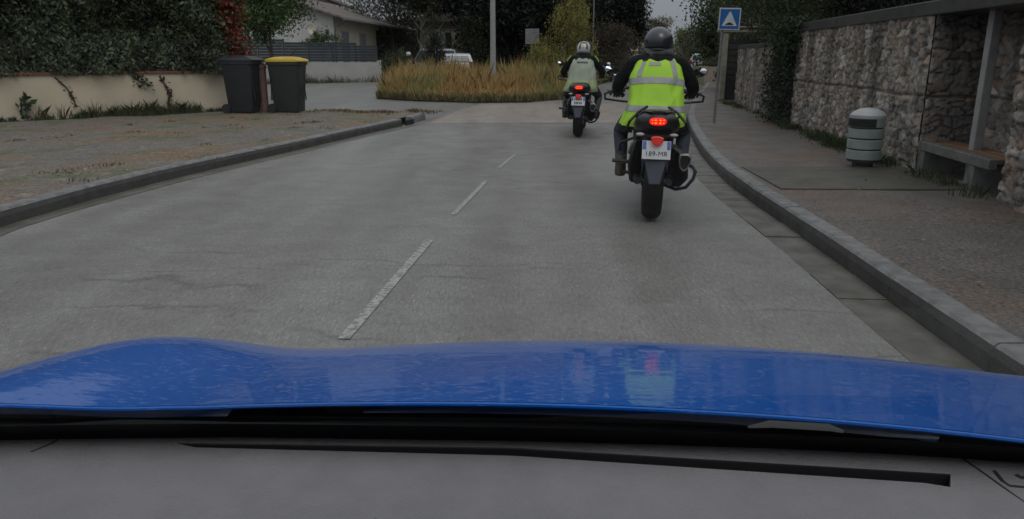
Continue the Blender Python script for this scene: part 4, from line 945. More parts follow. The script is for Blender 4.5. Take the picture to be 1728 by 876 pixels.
for i, (px, D, zz, rx, h, lab) in enumerate(((1238, 48, 3.2, 1.5, 6, 'dark green tree behind the pole of the blue sign'), (1216, 62, 3.6, 1.15, 6, 'dark tree with a spiky top left of the blue sign'), (1245, 40, 3.4, 2.4, 6, 'dark tree filling the gap between blue sign and overhanging tree'), (1195, 36, 1.4, .9, 2.6, 'small green bush at the pavement end left of the sign pole'))):
    if i == 3: continue
    tree_at('roadside_tree', lab, px, D, h, [(px, 0, zz, (rx, 1.8, zz*.85)), (px+14, 0, zz+1.6, (rx*.9, 1.5, 1.6)), (px+16, 0, 1.2, (rx, 1.5, 1.3)), (px+60, 1, zz+4, (rx*1.6, 2, 2.6))], 42000, .17, ((.06, .075, .045), (.062, .075, .05), (.055, .07, .036))[i], tr_=.16, seed=25+i, sub=24)
tree_at('roadside_tree', 'greyish distant tree standing low behind the far white car', 1178, 74, 4, [(1178, 0, 1.9, (1.6, 1.4, 1.7)), (1190, 0, 1.3, (1.4, 1.2, 1.3))], 5000, .2, (.12, .115, .085), tr_=.1, seed=31)  # haze paled into the leaf colour here too
# far wood closing the horizon
for i in range(1):
    n_ = 26000; a = RNG.uniform(-1, 1, n_); X = a*150; Y = 128+RNG.normal(0, 3, n_)+.02*np.abs(X); top_ = 3.0+1.0*np.array([mnoise.noise(Vector((x*.06, 1, 1))) for x in X])+1.2*np.array([mnoise.noise(Vector((x*.3, 5, 1))) for x in X]); Z = RNG.uniform(0, 1, n_)*top_
    fw2 = leaf_mesh('far_wood', np.stack([X, Y, Z], 1), .75, pal(n_, (.075, .085, .055), .3)); tag(fw2, 'pale far off wood along the horizon', 'wood', kind='stuff')
# garden hedges closing the view on the left and behind the house
hedge_run('hedge', 'dark garden hedge far behind the house and bare trees', v2(-34, 70), v2(2, 74), 0, 4.6, 2, 16000, .26, (.040, .045, .030))
# small house left of the helmet
hh = thing('house', 'pale distant house wall just left of the black helmet', 'house', (xat(1092, 78), 78, 0))
b = MB(); b.box((0, 2, 1.5), (2.4, 4, 3.0)); b.build('wall', M_hy, hh, smooth=False)
b = MB(); b.prism([(-1.5, -.3, 2.95), (1.5, -.3, 2.95), (0, -.3, 3.7)], (0, 4.6, 0)); b.build('roof', M_roof, hh, smooth=False)

# low beige wall at the far right pavement with bush on top
q = ground(1199, 139, .13); lw2 = thing('low_wall', 'short beige wall end with clipped bush beyond the sign pole', 'wall', (q.x+.1, q.y, 0))
b = MB(); b.box((0, 1.2, .4), (.85, 2.4, .85)); b.build('wall', mat('beige_wall', (.24, .20, .155), rough=.9), lw2, smooth=False)
tree_at('clipped_bush', 'small clipped bush resting over the short beige wall', 1203, q.y+1, 1, [(1203, 0, 1.0, (.38, .5, .2))], 1500, .07, (.075, .075, .04), tr_=.03, seed=33, cat='bush')

# ------------------------------------------------------------------ tall dry grass island
def in_poly(x, y, P):
    c = np.zeros(len(x), bool); j = len(P)-1
    for i in range(len(P)):
        xi, yi = P[i]; xj, yj = P[j]; k_ = ((yi > y) != (yj > y)) & (x < (xj-xi)*(y-yi)/(yj-yi+1e-9)+xi); c ^= k_; j = i
    return c
isl = [(g.x, g.y) for g in (ground(636, 166), ground(700, 170), ground(800, 173), ground(900, 172), ground(953, 168))]+[(3.3, 32), (2.4, 38), (-5.6, 38), (-5.0, 32)]
b = MB(); b.prism([(x, y, -.02) for x, y in isl], (0, 0, .09)); struct(b.build('grass_island', M_ground, smooth=False))
xs_ = RNG.uniform(-10, 5, 120000); ys_ = 22.5+(RNG.uniform(0, 1, 120000)**1.7)*17; k_ = in_poly(xs_, ys_, isl); xs_, ys_ = xs_[k_][:42000], ys_[k_][:42000]
edge = np.clip((ys_-23.2)/2.4, .3, 1)*np.clip((xs_/ys_+.190)/.035, .35, 1); hh_ = np.array([mnoise.noise(Vector((x*.5, y*.5, 0)))+.75*mnoise.noise(Vector((x*2.2, y*1.4, 4))) for x, y in zip(xs_, ys_)])
cn = np.array([mnoise.noise(Vector((x*.8, y*.3, 7))) for x, y in zip(xs_, ys_)])
gc = pal(len(xs_), (.52, .345, .15), .4); gg = pal(len(xs_), (.33, .31, .13), .3); mgreen = (RNG.uniform(size=len(xs_)) < np.clip(.25+cn*1.1+.5*(xs_ > .8)+.5*(xs_/ys_ < -.165), 0, .92)); gc[mgreen] = gg[mgreen]
gr = blades('tall_grass', np.stack([xs_, ys_], 1), .05, (.60+.52*hh_+.35*(RNG.uniform(size=len(xs_)) < .12))*edge, .026, gc, .24); tag(gr, 'tall golden dry grass on the island at the junction', 'grass', kind='stuff')
# short green brown fringe at its foot
n_ = 5000; t_ = RNG.uniform(0, 4, n_); i0 = t_.astype(int); f_ = (t_-i0); ip = np.array(isl[:5]); pp = ip[i0]*(1-f_[:, None])+ip[np.minimum(i0+1, 4)]*f_[:, None]; pp[:, 1] += RNG.uniform(-.15, .8, n_)
gf = blades('low_grass', pp, .03, .22, .03, pal(n_, (.20, .18, .085), .4), .4); tag(gf, 'short green brown grass fringe along the island edge', 'grass', kind='stuff')

# verge grass between bamboo and far road
n_ = 9000; ys_ = RNG.uniform(26, 42, n_); xl = np.interp(ys_, [26, 34, 40, 42], [1.7, 3.6, 4.9, 5.3]); xs_ = xl-.15-RNG.uniform(0, 1, n_)**1.5*2.6
vg = blades('verge_grass', np.stack([xs_, ys_], 1), -.04, .42, .035, pal(n_, (.26, .23, .10), .4), .4); tag(vg, 'rough grass verge on the left edge of the far road', 'grass', kind='stuff')
# weeds along the walls and verge tufts
def tuft(cx_, cy, r_, n_, h, base, z0=PAV): 
    p = RNG.normal(size=(n_, 2))*r_*.5; return (p+[cx_, cy], np.full(n_, z0-.01), h*np.exp(-(p**2).sum(1)/(r_*r_)), pal(n_, base, .35))
T = []
for i in range(70):
    s = RNG.uniform(0, 1)**.8; p = W0.lerp(W1, .22+.78*s); k_ = RNG.uniform(.3, 1.0)*(1.3 if .5 < s < .95 else .7); T.append(tuft(p.x-wn.x*.12, p.y-wn.y*.12, .22*k_, 90, .24*k_, (.10, .135, .065)))
for i in range(12): p = W0.lerp(W1, RNG.uniform(.3, .95)); T.append(tuft(p.x-wn.x*.15, p.y-wn.y*.15, .2, 60, .35, (.12, .10, .05)))
for i in range(44):
    D = RNG.uniform(6, 17); f_ = RNG.uniform(0, 1); x1 = left_f(D)[1]; x = x1-.1-f_*4.5; T.append(tuft(x, D, RNG.uniform(.12, .4), 45, RNG.uniform(.02, .055), (.075, .085, .035) if RNG.uniform() < .6 else (.17, .13, .06)))
for i in range(40):
    x = RNG.uniform(-6, -1.6); D = 17.2+RNG.uniform(-.9, .1); T.append(tuft(x, D, .3, 60, .07, (.10, .095, .04) if RNG.uniform() < .4 else (.2, .135, .065)))
for i in range(26):
    s = F0.lerp(F1, RNG.uniform(.3, 1)); T.append(tuft(s.x-fn_.x*.4, s.y-fn_.y*.4, .6, 70, RNG.uniform(.15, .5), (.065, .085, .04), 0))
for i in range(60):
    D = RNG.choice([RNG.uniform(6.3, 9.4), RNG.uniform(9.5, 13.4), RNG.uniform(14, 21)]); g_ = RNG.uniform(.3, 1); nr_ = .1 if not (DA < D < DB) else .0
    T.append(tuft(wx(D)-.1-nr_*RNG.uniform(0, 1.5), D, .16*g_+.05, 40, .17*g_, (.055, .085, .03)))
for i in range(5): T.append(tuft(wx(9.6+.4*i)-.15, 9.6+.4*i, .22, 90, .2, (.06, .10, .03)))
o = blades('weeds', np.concatenate([t_[0] for t_ in T]), np.concatenate([t_[1] for t_ in T]), np.concatenate([t_[2] for t_ in T]), .011, np.concatenate([t_[3] for t_ in T]), .4)
tag(o, 'small weeds and grass tufts along the walls and verge', 'weeds', kind='stuff')
# broad leaved weed by the low wall
g = ground(46, 203, PAV); wd1 = thing('weed', 'single upright broad leaved weed at the left foot of the cream wall', 'plant', (g.x, g.y, PAV))
P_ = [[RNG.normal(0, .03+.05*math.sin(3*z_)), RNG.normal(0, .05), z_] for z_ in RNG.uniform(.05, .48, 40)]; leaf_mesh('foliage', P_, .14, pal(40, (.05, .085, .035), .3), wd1, aspect=.55)
b = MB(); b.tube([(0, 0, 0), (.01, 0, .45)], .008, 5); b.build('stem', M_bark, wd1)
# fallen leaves
n_ = 1600; ys_ = RNG.uniform(2.5, 20, n_); ss = RNG.uniform(0, 1, n_)
xs_ = np.array([interp(RKO, D)+.02+(wx(D)-interp(RKO, D)-.1)*s_**.8 for D, s_ in zip(ys_, ss)]); P_ = np.stack([xs_, ys_, np.full(n_, PAV+.016)], 1)
fl = leaf_mesh('fallen_leaves', P_, .028, pal(n_, (.26, .19, .11), .6), None, aspect=.6, lie=True); tag(fl, 'scattered fallen leaves and litter on the wet right pavement', 'leaves', kind='stuff')
n_ = 700; ys_ = RNG.uniform(5, 17, n_); xs_ = np.array([left_f(D)[1]-.1-RNG.uniform(0, 1)**1.2*5 for D in ys_]); fl = leaf_mesh('fallen_leaves', np.stack([xs_, ys_, np.full(n_, PAV+.02)], 1), .035, pal(n_, (.30, .22, .10), .5), None, aspect=.6, lie=True); tag(fl, 'scattered yellow brown leaves on the left gravel verge', 'leaves', kind='stuff')

# ------------------------------------------------------------------ lamp posts and the small square sign
def lamp(name, label, px, D, h, arm, r_=.06, arm_dx=1.0):
    t = thing(name, label, 'lamp post', (xat(px, D), D, 0)); b = MB(); b.tube([(0, 0, 0), (0, 0, h*.5), (0, 0, h)], [r_*1.25, r_, r_*.75], 12); b.build('pole', M_post if r_ > .05 else M_sgrey, t)
    b = MB(); b.tube([(0, 0, h-.05), (arm_dx*.4, 0, h+.12), (arm_dx, 0, h+.2)], r_*.55, 8); b.build('arm', M_sgrey, t)
    b = MB(); b.ball((arm_dx+.25*(1 if arm_dx > 0 else -1), 0, h+.19), (.34, .13, .07), 12, 6); b.build('lamp_head', M_sgrey, t); return t
lamp('street_lamp', 'thick pale grey lamp post rising out of the tall dry grass', 832, 28, 7, 1, .088)
lamp('street_lamp', 'thin grey pole standing in front of the dark conifers', 1000, 44, 7.2, 1, .045)
lamp('street_lamp', 'distant lamp with short arm reaching over the road left of the helmet', 1078, 66, 5.9, 1, .05, .75)
sq = thing('road_sign', 'small square grey sign back on a thin pole above the dry grass', 'road sign', (xat(897, 31), 31, 0))
b = MB(); b.tube([(0, 0, 0), (0, 0, 2.35)], .03, 8); b.build('pole', M_sgrey, sq)
b = MB(); b.box((.02, -.05, 2.05), (.54, .02, .58)); b.box((.02, -.03, 2.2), (.5, .03, .04)); b.box((.02, -.03, 1.9), (.5, .03, .04)); b.build('plate', mat('grey_sign_back', (.20, .22, .24), (.17, .185, .2), 4, .5), sq, bevel=.004)

# ------------------------------------------------------------------ white cars in the distance
M_white = mat('white_car_paint', (.50, .51, .54), (.46, .47, .50), 3, .35, coat=.6)
M_glass = mat('dark_car_glass', (.07, .09, .10), rough=.12, spec=.6)
M_redl = mat('red_tail_lamp', (.25, .02, .015), rough=.3)
M_chr = mat('mirror_chrome', (.62, .63, .65), rough=.12, metal=1.0)
def estate(name, label, x, y, rz, h=1.45, boxy=False):
    t = thing(name, label, 'car', (x, y, 0), rz)
    W = 1.72; Lc = 4.3   # rear at y=0, nose at y=Lc
    prof = [(0.02, .35), (0, .55), (.0, .92), (.12, .98), (.32 if not boxy else .12, h-.06), (.6, h), (2.2, h+.01), (2.55, h-.03), (3.25, 1.0), (4.1, .85), (4.28, .6), (4.25, .32)]
    def wz(z): return W/2*(1-.0 if z < .95 else 1-.22*(z-.95)/(h-.95+.001)*1.0)
    rings = [[Vector((s_*wz(z), y_, z)) for s_ in (-1, 1)] for y_, z in prof]
    b = MB(); l_ = [Vector((-wz(z), y_, z)) for y_, z in prof]; r_ = [Vector((wz(z), y_, z)) for y_, z in prof]
    b.grid([l_, [p+Vector((.25*W, 0, .015)) for p in l_], [Vector((0, p.y-.03*(p.y < 1), p.z+.02)) for p in l_], [p-Vector((.25*W, 0, -.015)) for p in r_], r_])
    b.add(l_, [tuple(range(len(l_)))]); b.add(r_, [tuple(range(len(r_)-1, -1, -1))]); b.build('body', M_white, t, bevel=.02)
    b = MB(); b.prism([(-.68, .08, 1.02), (.68, .08, 1.02), (.58, .24 if not boxy else .10, h-.13), (-.58, .24 if not boxy else .10, h-.13)], (0, -.05, 0)); b.build('rear_window', M_glass, t)
    for s_ in (-1, 1):
        b = MB(); b.prism([(s_*.855, .75, 1.02), (s_*.855, 3.0, 1.02), (s_*.72, 2.4, h-.1), (s_*.72, .8, h-.1)], (s_*.02, 0, 0)); b.build('side_window', M_glass, t)
        b = MB(); b.box((s_*.77, -.0, .86), (.16, .08, .32)); b.build('tail_lamp', M_redl, t, bevel=.015)
        for y_ in (.75, 3.4):
            b = MB(); b.loft([[Vector((s_*.78+dx, y_+.31*math.cos(a), .31+.31*math.sin(a))) for a in [2*math.pi*i/20 for i in range(20)]] for dx in (-.1, .1)]); b.build('wheel', M_rub, t)
    b = MB(); b.box((0, -.02, .62), (.5, .02, .12)); b.build('number_plate', M_swhite, t); b = MB(); b.box((0, .0, .42), (1.66, .12, .2)); b.build('bumper', M_white, t, bevel=.03)
    return t
estate('parked_car', 'white car with blue rear window half hidden by the dry grass', xat(772, 43), 43, R(3))
estate('parked_car', 'second white car roof behind the one in the dry grass', xat(752, 48), 48, R(28), 1.75, True)
estate('parked_car', 'tiny white car far down the road right of the nearer rider', xat(1183, 62), 62, -R(15), 1.5)

# ------------------------------------------------------------------ motorcycles
M_tyre = mat('wet_tyre', (.007, .007, .008), (.012, .012, .012), 30, .6, bump=.3, spec=.25)
M_bk = mat('black_bike_plastic', (.008, .008, .009), (.012, .012, .013), 12, .38, bump=.1, bscale=60)
M_gun = mat('gunmetal', (.09, .095, .105), (.06, .062, .07), 10, .35, metal=.6)
M_alu = mat('dull_aluminium', (.36, .36, .36), (.24, .24, .24), 10, .35, metal=.7)
M_hug = mat('blue_grey_hugger', (.045, .052, .072), (.03, .034, .048), 6, .35)
M_tail = mat('lit_tail_lamp', (.5, .02, .01), rough=.3, emit=(1, .006, .004), estr=.8)
M_led = mat('lit_red_diode', (.8, .2, .02), rough=.3, emit=(1, .16, .015), estr=1.3)
M_refl = mat('red_reflector', (.48, .03, .02), (.55, .06, .04), 12, .3, emit=(1, .02, .015), estr=.14)  # faint glow added, stands in for light the reflector sends back
M_ind = mat('pale_indicator_lens', (.45, .42, .38), rough=.3)
M_mirror = mat('mirror_glass', (.8, .82, .85), rough=.03, metal=1.0)
M_plate = mat('white_number_plate', (.62, .64, .66), (.55, .57, .59), 8, .4)
M_pblue = mat('plate_blue_band', (.10, .15, .45), rough=.4)
M_ink = mat('plate_ink', (.02, .02, .025), rough=.5)

def text_mesh(name, body, size, m, parent, loc, rot):
    c = bpy.data.curves.new(name, 'FONT'); c.body = body; c.size = size; c.align_x = 'CENTER'; c.align_y = 'CENTER'; c.extrude = .0008; c.space_character = 1.05
    t = bpy.data.objects.new('tmp', c); COL.objects.link(t); bpy.context.view_layer.update()
    me = bpy.data.meshes.new_from_object(t.evaluated_get(bpy.context.evaluated_depsgraph_get())); bpy.data.objects.remove(t); bpy.data.curves.remove(c)
    me.materials.clear(); me.materials.append(m); o = bpy.data.objects.new(name, me); COL.objects.link(o); o.parent = parent; o.location = loc; o.rotation_euler = rot; return o
def circ(c, r_, ax='X', n_=24, d=0): 
    return [Vector((c[0]+d, c[1]+r_*math.cos(2*math.pi*i/n_), c[2]+r_*math.sin(2*math.pi*i/n_))) for i in range(n_)]
def motorcycle(label, rails=True, plate_text=True, hy=1.08):
    t = thing('motorcycle', label, 'motorcycle', (0, 0, 0), 0, 'motorcycles with riders ahead on the road')
    for y, wd, nm in ((0, .077, 'rear_wheel'), (1.47, .06, 'front_wheel')):
        c = (0, y, .31)
        b = MB(); b.loft([circ(c, .235, d=-wd*.8), circ(c, .272, d=-wd), circ(c, .296, d=-wd*.72), circ(c, .309, d=-wd*.3), circ(c, .309, d=wd*.3), circ(c, .296, d=wd*.72), circ(c, .272, d=wd), circ(c, .235, d=wd*.8)], caps=False, closed=True)
        w_ = b.build(nm, M_tyre, t)
        b = MB(); b.tube([(-.06, y, .31), (.06, y, .31)], .045, 12)
        for i in range(5): a = 2*math.pi*i/5; b.tube([(0, y+.03*math.cos(a), .31+.03*math.sin(a)), (0, y+.225*math.cos(a), .31+.225*math.sin(a))], .018, 6)
        b.loft([circ(c, .22, d=-.05), circ(c, .24, d=-.05), circ(c, .24, d=.05), circ(c, .22, d=.05)], caps=False, closed=True); b.build('rim', M_gun, w_)
        b = MB(); b.loft([circ(c, .11, d=.075), circ(c, .11, d=.08), circ(c, .06, d=.08), circ(c, .06, d=.075)], caps=False, closed=True); b.build('brake_disc', M_alu, w_)
    b = MB()
    for s in (-1, 1): b.tube([(s*.125, -.04, .31), (s*.135, .2, .33), (s*.12, .5, .38)], [.03, .035, .04], 8)
    b.tube([(-.13, .0, .31), (.13, .0, .31)], .022, 8); b.build('swingarm', M_gun, t)
    b = MB(); b.loft([[Vector((x, y, z)) for x, z in ((-.105, .64-.1*abs(k)), (-.09, .64), (-.06, .665), (.06, .665), (.09, .64), (.105, .64-.1*abs(k)), (.10, .56-.1*abs(k)), (.05, .60), (-.05, .60), (-.10, .56-.1*abs(k)))] for y, k in ((-.17, 1.6), (-.05, .6), (.12, .3), (.30, .5))]); b.build('hugger', M_hug, t)
    b = MB(); b.prism([(-.045, -.335, .33), (.045, -.335, .33), (.085, -.30, .52), (.06, -.27, .56), (-.06, -.27, .56), (-.085, -.30, .52)], (0, .03, .01)); b.build('mudguard', M_hug, t, bevel=.008)
    # engine and frame
    b = MB(); b.box((0, .62, .42), (.34, .42, .30)); b.box((0, .60, .58), (.26, .34, .18)); b.box((0, .82, .50), (.30, .22, .32), rx=R(-15)); b.build('engine', M_gun, t, bevel=.03)
    b = MB()
    for s in (-1, 1):
        b.tube([(s*.13, .42, .42), (s*.16, .50, .72), (s*.13, .85, .86), (s*.06, 1.15, .92)], .025, 8); b.tube([(s*.14, .46, .60), (s*.13, .2, .72), (s*.10, -.1, .78)], .018, 8)
    b.build('frame', M_bk, t)
    # tank, seat, side and tail panels
    def sect(y, w_, z0, z1, n_=14, p=2.6):
        r_ = []
        for i in range(n_):
            a = 2*math.pi*i/n_; c_, s_ = math.cos(a), math.sin(a)
            r_.append(Vector((w_*math.copysign(abs(c_)**(2/p), c_), y, (z0+z1)/2+(z1-z0)/2*math.copysign(abs(s_)**(2/p), s_))))
        return r_
    b = MB(); b.loft([sect(.62, .10, .76, .90), sect(.75, .16, .72, .98), sect(.92, .19, .72, 1.03), sect(1.08, .15, .78, 1.02), sect(1.16, .08, .85, .97)]); b.build('tank', M_bk, t)
    b = MB(); b.loft([sect(-.02, .14, .80, .875), sect(.15, .155, .79, .875), sect(.30, .15, .76, .86), sect(.38, .17, .73, .83), sect(.6, .15, .73, .82), sect(.70, .10, .76, .86)]); b.build('seat', M_rub, t)
    b = MB(); b.loft([sect(-.25, .055, .775, .83, p=2.2), sect(-.235, .10, .745, .855, p=2.3), sect(-.16, .165, .715, .875), sect(-.02, .185, .68, .85), sect(.2, .16, .64, .80), sect(.42, .12, .60, .76)]); b.build('tail_panel', M_bk, t)
    # grab carrier plate on the tail
    # tail lamp with diodes
    b = MB(); b.loft([sect(-.262, .058, .784, .832, p=2.5), sect(-.255, .066, .778, .838, p=2.5), sect(-.22, .07, .775, .84)]); tl = b.build('tail_lamp', M_tail, t)
    b = MB()
    for s in (-1, 1):
        for z in (.797, .819):
            b.ball((s*.018, -.263, z), (.011, .004, .006), 8, 6); b.ball((s*.043, -.261, z+.001*s), (.007, .004, .005), 8, 6)
    b.build('diode', M_led, tl)
    # plate bracket, plate, reflector, indicators
    b = MB(); b.tube([(0, -.15, .72), (0, -.24, .62), (0, -.29, .52)], [.05, .035, .02], 8, flat=.5); b.box((0, -.21, .695), (.30, .03, .022)); b.build('plate_bracket', M_bk, t)
    pt_ = R(-14)
    q = MB(); q.box((0, 0, 0), (.218, .006, .142)); pl_ = q.build('number_plate', M_plate, t, loc=(0, -.305, .595), bevel=.003); pl_.rotation_euler = (pt_, 0, 0)
    for s in (-1, 1): q = MB(); q.box((s*.092, -.0045, .036), (.026, .002, .064)); q.build('blue_band', M_pblue, pl_)
    if plate_text:
        text_mesh('plate_text', '189-MR', .052, M_ink, pl_, (.0, -.0045, -.030), (R(90), 0, 0))
    else:
        q = MB(); [q.box((x, -.0045, z), (.016, .002, .036)) for z in (.032, -.03) for x in (-.055, -.03, -.005, .025, .05)]; q.build('worn_lettering', M_hug, pl_, smooth=False)
    b = MB(); b.loft([[Vector((x*k, y, .668+z*k)) for x, z in ((-.048, .026), (-.02, .034), (.02, .034), (.05, .022), (.046, -.008), (.022, -.032), (-.008, -.040), (-.034, -.022))] for y, k in ((-.332, .8), (-.325, 1.0), (-.30, 1.0))]); b.build('reflector', M_refl, t)
    for s in (-1, 1):
        b = MB(); b.ball((s*.128, -.225, .705), (.034, .022, .014), 12, 8); b.build('indicator', M_ind, t)
    # carrier rails
    if rails:
        for s in (-1, 1):
            b = MB(); b.tube([(s*.085, -.02, .905), (s*.15, -.10, .868), (s*.215, -.16, .80), (s*.235, -.10, .74), (s*.20, .02, .70)], .0115, 8); b.tube([(s*.17, -.12, .85), (s*.16, -.03, .82)], .009, 6); b.build('carrier_rail', M_bk, t)
        b = MB(); b.loft([sect(-.20, .06, .865, .885), sect(-.10, .13, .868, .888), sect(.0, .11, .868, .885)]); b.build('carrier_plate', M_bk, t)
    # exhaust on the right with pale outlet ring
    b = MB()
    def tr_sec(y, k, cx_, cz): return [Vector((cx_+.01+x*k, y-.06, cz+.03+z*k)) for x, z in ((-.045, .065), (.02, .070), (.050, .045), (.046, .0), (.018, -.062), (-.012, -.075), (-.040, -.045), (-.052, .01))]
    b.loft([tr_sec(-.08, .98, .225, .46), tr_sec(.05, 1.05, .215, .45), tr_sec(.3, .9, .19, .40), tr_sec(.45, .45, .15, .34)], caps=True); ex = b.build('exhaust', M_bk, t)
    b = MB(); b.loft([tr_sec(-.095, .98, .225, .46), tr_sec(-.10, .80, .225, .46), tr_sec(-.085, .74, .225, .46), tr_sec(-.075, 1.02, .225, .46)], caps=False, closed=True); b.build('outlet_ring', M_alu, ex)
    b = MB(); b.prism([(.10, .12, .26), (.22, .06, .25), (.285, .03, .33), (.27, .02, .52), (.12, .05, .60)], (0, .22, 0)); b.build('side_case', M_bk, t, bevel=.02)
    b = MB(); b.prism([(-.11, .12, .26), (-.19, .08, .28), (-.21, .05, .42), (-.17, .05, .62), (-.10, .08, .62)], (0, .2, 0)); b.build('side_case', M_bk, t, bevel=.02)
    b = MB(); b.tube([(.15, .45, .34), (.12, .7, .24), (.05, .95, .3), (0, 1.0, .45)], .025, 8); b.build('exhaust_pipe', M_gun, t)
    # crash bars (big hoop right, short one left), foot pegs
    b = MB(); b.tube([(.10, .30, .235), (.20, .14, .225), (.275, .08, .255), (.325, .05, .33), (.34, .05, .395), (.315, .07, .43), (.25, .14, .445), (.16, .3, .46)], .0145, 8); b.build('crash_bar', M_hug if rails else M_bk, t)
    b = MB(); b.tube([(-.14, .62, .25), (-.27, .66, .30), (-.30, .68, .42), (-.28, .66, .54), (-.15, .6, .6)], .012, 8); b.build('crash_bar', M_bk, t)
    b = MB(); b.tube([(-.14, .25, .45), (-.20, .16, .52), (-.18, .1, .60)], [.012, .02, .014], 8); b.build('footrest_hanger', M_alu, t)
    b = MB(); b.tube([(.14, .25, .45), (.19, .16, .50), (.16, .1, .60)], [.012, .018, .014], 8); b.build('footrest_hanger', M_alu, t)
    for s in (-1, 1):
        b = MB(); b.tube([(s*.15, .50, .30), (s*.25, .50, .30)], .014, 8); b.build('foot_peg', M_bk, t)
        b = MB(); b.tube([(s*.14, .12, .44), (s*.34 if s < 0 else s*.22, .12, .45)], .016, 8); b.build('passenger_peg', M_bk, t)
    # fork, handlebar, hand guards, mirrors, screen, headlamp
    b = MB()
    for s in (-1, 1): b.tube([(s*.10, 1.47, .31), (s*.10, 1.20, .92)], [.027, .022], 10)
    b.box((0, 1.20, .93), (.26, .10, .04)); b.build('fork', M_gun, t)
    b = MB(); b.tube([(0, 1.17, .985), (-.12, 1.17, .99), (-.18, 1.12, 1.02), (-.40, hy, .965)], .012, 8); b.tube([(0, 1.17, .985), (.12, 1.17, .99), (.18, 1.12, 1.02), (.40, hy, .965)], .012, 8); hb = b.build('handlebar', M_bk, t)
    for s in (-1, 1):
        b = MB(); b.tube([(s*.27, hy+.01, .985), (s*.40, hy, .965)], .018, 10); b.build('grip', M_rub, hb)
        b = MB(); b.tube([(s*.41, hy, .965), (s*.455, hy+.01, .945), (s*.455, hy+.07, .895), (s*.36, hy+.14, .88), (s*.24, hy+.13, .87), (s*.20, hy+.06, .80)], .011, 8); b.tube([(s*.41, hy, .965), (s*.43, hy+.06, .975), (s*.40, hy+.12, .93)], .010, 8); b.build('hand_guard', M_bk, t)
        b = MB(); b.tube([(s*.24, 1.10, .99), (s*.30, 1.16, 1.08), (s*.355, 1.15, 1.13)], .007, 6); b.loft([[Vector((s*(.40+.075*k*math.cos(a)), 1.15+dy-.02*math.cos(a), 1.155+.045*k*math.sin(a)+.015*math.cos(a))) for a in [2*math.pi*i/16 for i in range(16)]] for dy, k in ((.045, .35), (.03, .8), (.005, 1.0), (-.003, .98))]); m_ = b.build('mirror', M_bk, t)
        b = MB(); b.loft([[Vector((s*(.40+.075*k*math.cos(a)), 1.142-.02*math.cos(a), 1.155+.045*k*math.sin(a)+.015*math.cos(a))) for a in [2*math.pi*i/16 for i in range(16)]] for k in (.9, .02)], caps=False)
        bb = b.build('mirror_glass', M_mirror, m_)
    b = MB(); b.loft([sect(1.16, .17, .78, 1.02), sect(1.32, .15, .74, 1.0), sect(1.48, .07, .74, .90)]); b.build('front_fairing', M_bk, t)
    b = MB(); b.grid([[(x, 1.30-(z-1.0)*.35-1.6*x*x, z) for x in np.linspace(-.13, .13, 7)] for z in (1.0, 1.08, 1.16)]); b.build('screen', M_bk, t)
    b = MB(); b.ball((0, 1.47, .82), (.07, .03, .05)); b.build('headlamp', M_ind, t)
    b = MB(); b.loft([circ((0, 1.47, .31), .335, n_=24, d=d_)[1:11] for d_ in (-.06, -.05, .05, .06)], caps=False); b.build('front_mudguard', M_bk, t)
    return t

# ------------------------------------------------------------------ riders
def skin_body(name, joints, edges, root, mats, assign, parent, sub=2):
    names = list(joints); me = bpy.data.meshes.new('tmp'); me.from_pydata([joints[k][0] for k in names], [(names.index(a), names.index(b_)) for a, b_ in edges], [])
    o = bpy.data.objects.new('tmp', me); COL.objects.link(o)
    o.modifiers.new('skin', 'SKIN').use_smooth_shade = True
    for i, k in enumerate(names):
        sv = me.skin_vertices[0].data[i]; r_ = joints[k][1]; sv.radius = r_ if isinstance(r_, tuple) else (r_, r_); sv.use_root = (k == root)
    s_ = o.modifiers.new('sub', 'SUBSURF'); s_.levels = sub; s_.render_levels = sub
    bpy.context.view_layer.update(); dg = bpy.context.evaluated_depsgraph_get()
    m2_ = bpy.data.meshes.new_from_object(o.evaluated_get(dg)); bpy.data.objects.remove(o)
    m2_.materials.clear(); [m2_.materials.append(x) for x in mats]
    for p in m2_.polygons: p.material_index = assign(p.center); p.use_smooth = True
    m2_.name = name; r_ = bpy.data.objects.new(name, m2_); COL.objects.link(r_); r_.parent = parent; return r_
M_jack = mat('black_riding_jacket', (.006, .006, .007), (.012, .012, .014), 14, .8, spec=.15, bump=.5, bscale=35)
M_jean = mat('dark_blue_jeans', (.030, .040, .065), (.018, .022, .036), 18, .85, bump=.4, bscale=60)
M_trou = mat('black_trousers', (.016, .017, .02), (.026, .027, .03), 12, .6, bump=.4)
M_glove = mat('black_gloves', (.012, .012, .013), (.02, .02, .02), 20, .7)
M_boot = mat('olive_brown_boot', (.075, .065, .035), (.045, .04, .025), 16, .6, bump=.3)
M_boot2 = mat('black_boot', (.02, .02, .022), (.03, .03, .032), 16, .5)
M_hiv = mat('fluorescent_yellow_vest', (.37, .66, .035), (.33, .59, .028), 7, .65, bump=.25, bscale=14)
M_hiv2 = mat('faded_vest_fabric', (.31, .34, .275), (.25, .28, .215), 4, .7, bump=.3, bscale=14)
M_band = mat('silver_reflective_band', (.30, .31, .32), (.26, .27, .28), 12, .45, bump=.15)
M_helm = mat('black_helmet_shell', (.022, .024, .032), (.018, .019, .024), 3, .28, coat=.6, coat_r=.15)
M_helw = mat('white_helmet_shell', (.48, .48, .49), (.42, .42, .43), 3, .3, coat=.5)
M_hood = mat('grey_hood_fabric', (.060, .066, .066), (.038, .042, .042), 12, .9, bump=.8, bscale=30)
M_skin = mat('skin', (.35, .2, .14), rough=.6)
M_lime = mat('lime_piping', (.35, .62, .05), rough=.6)

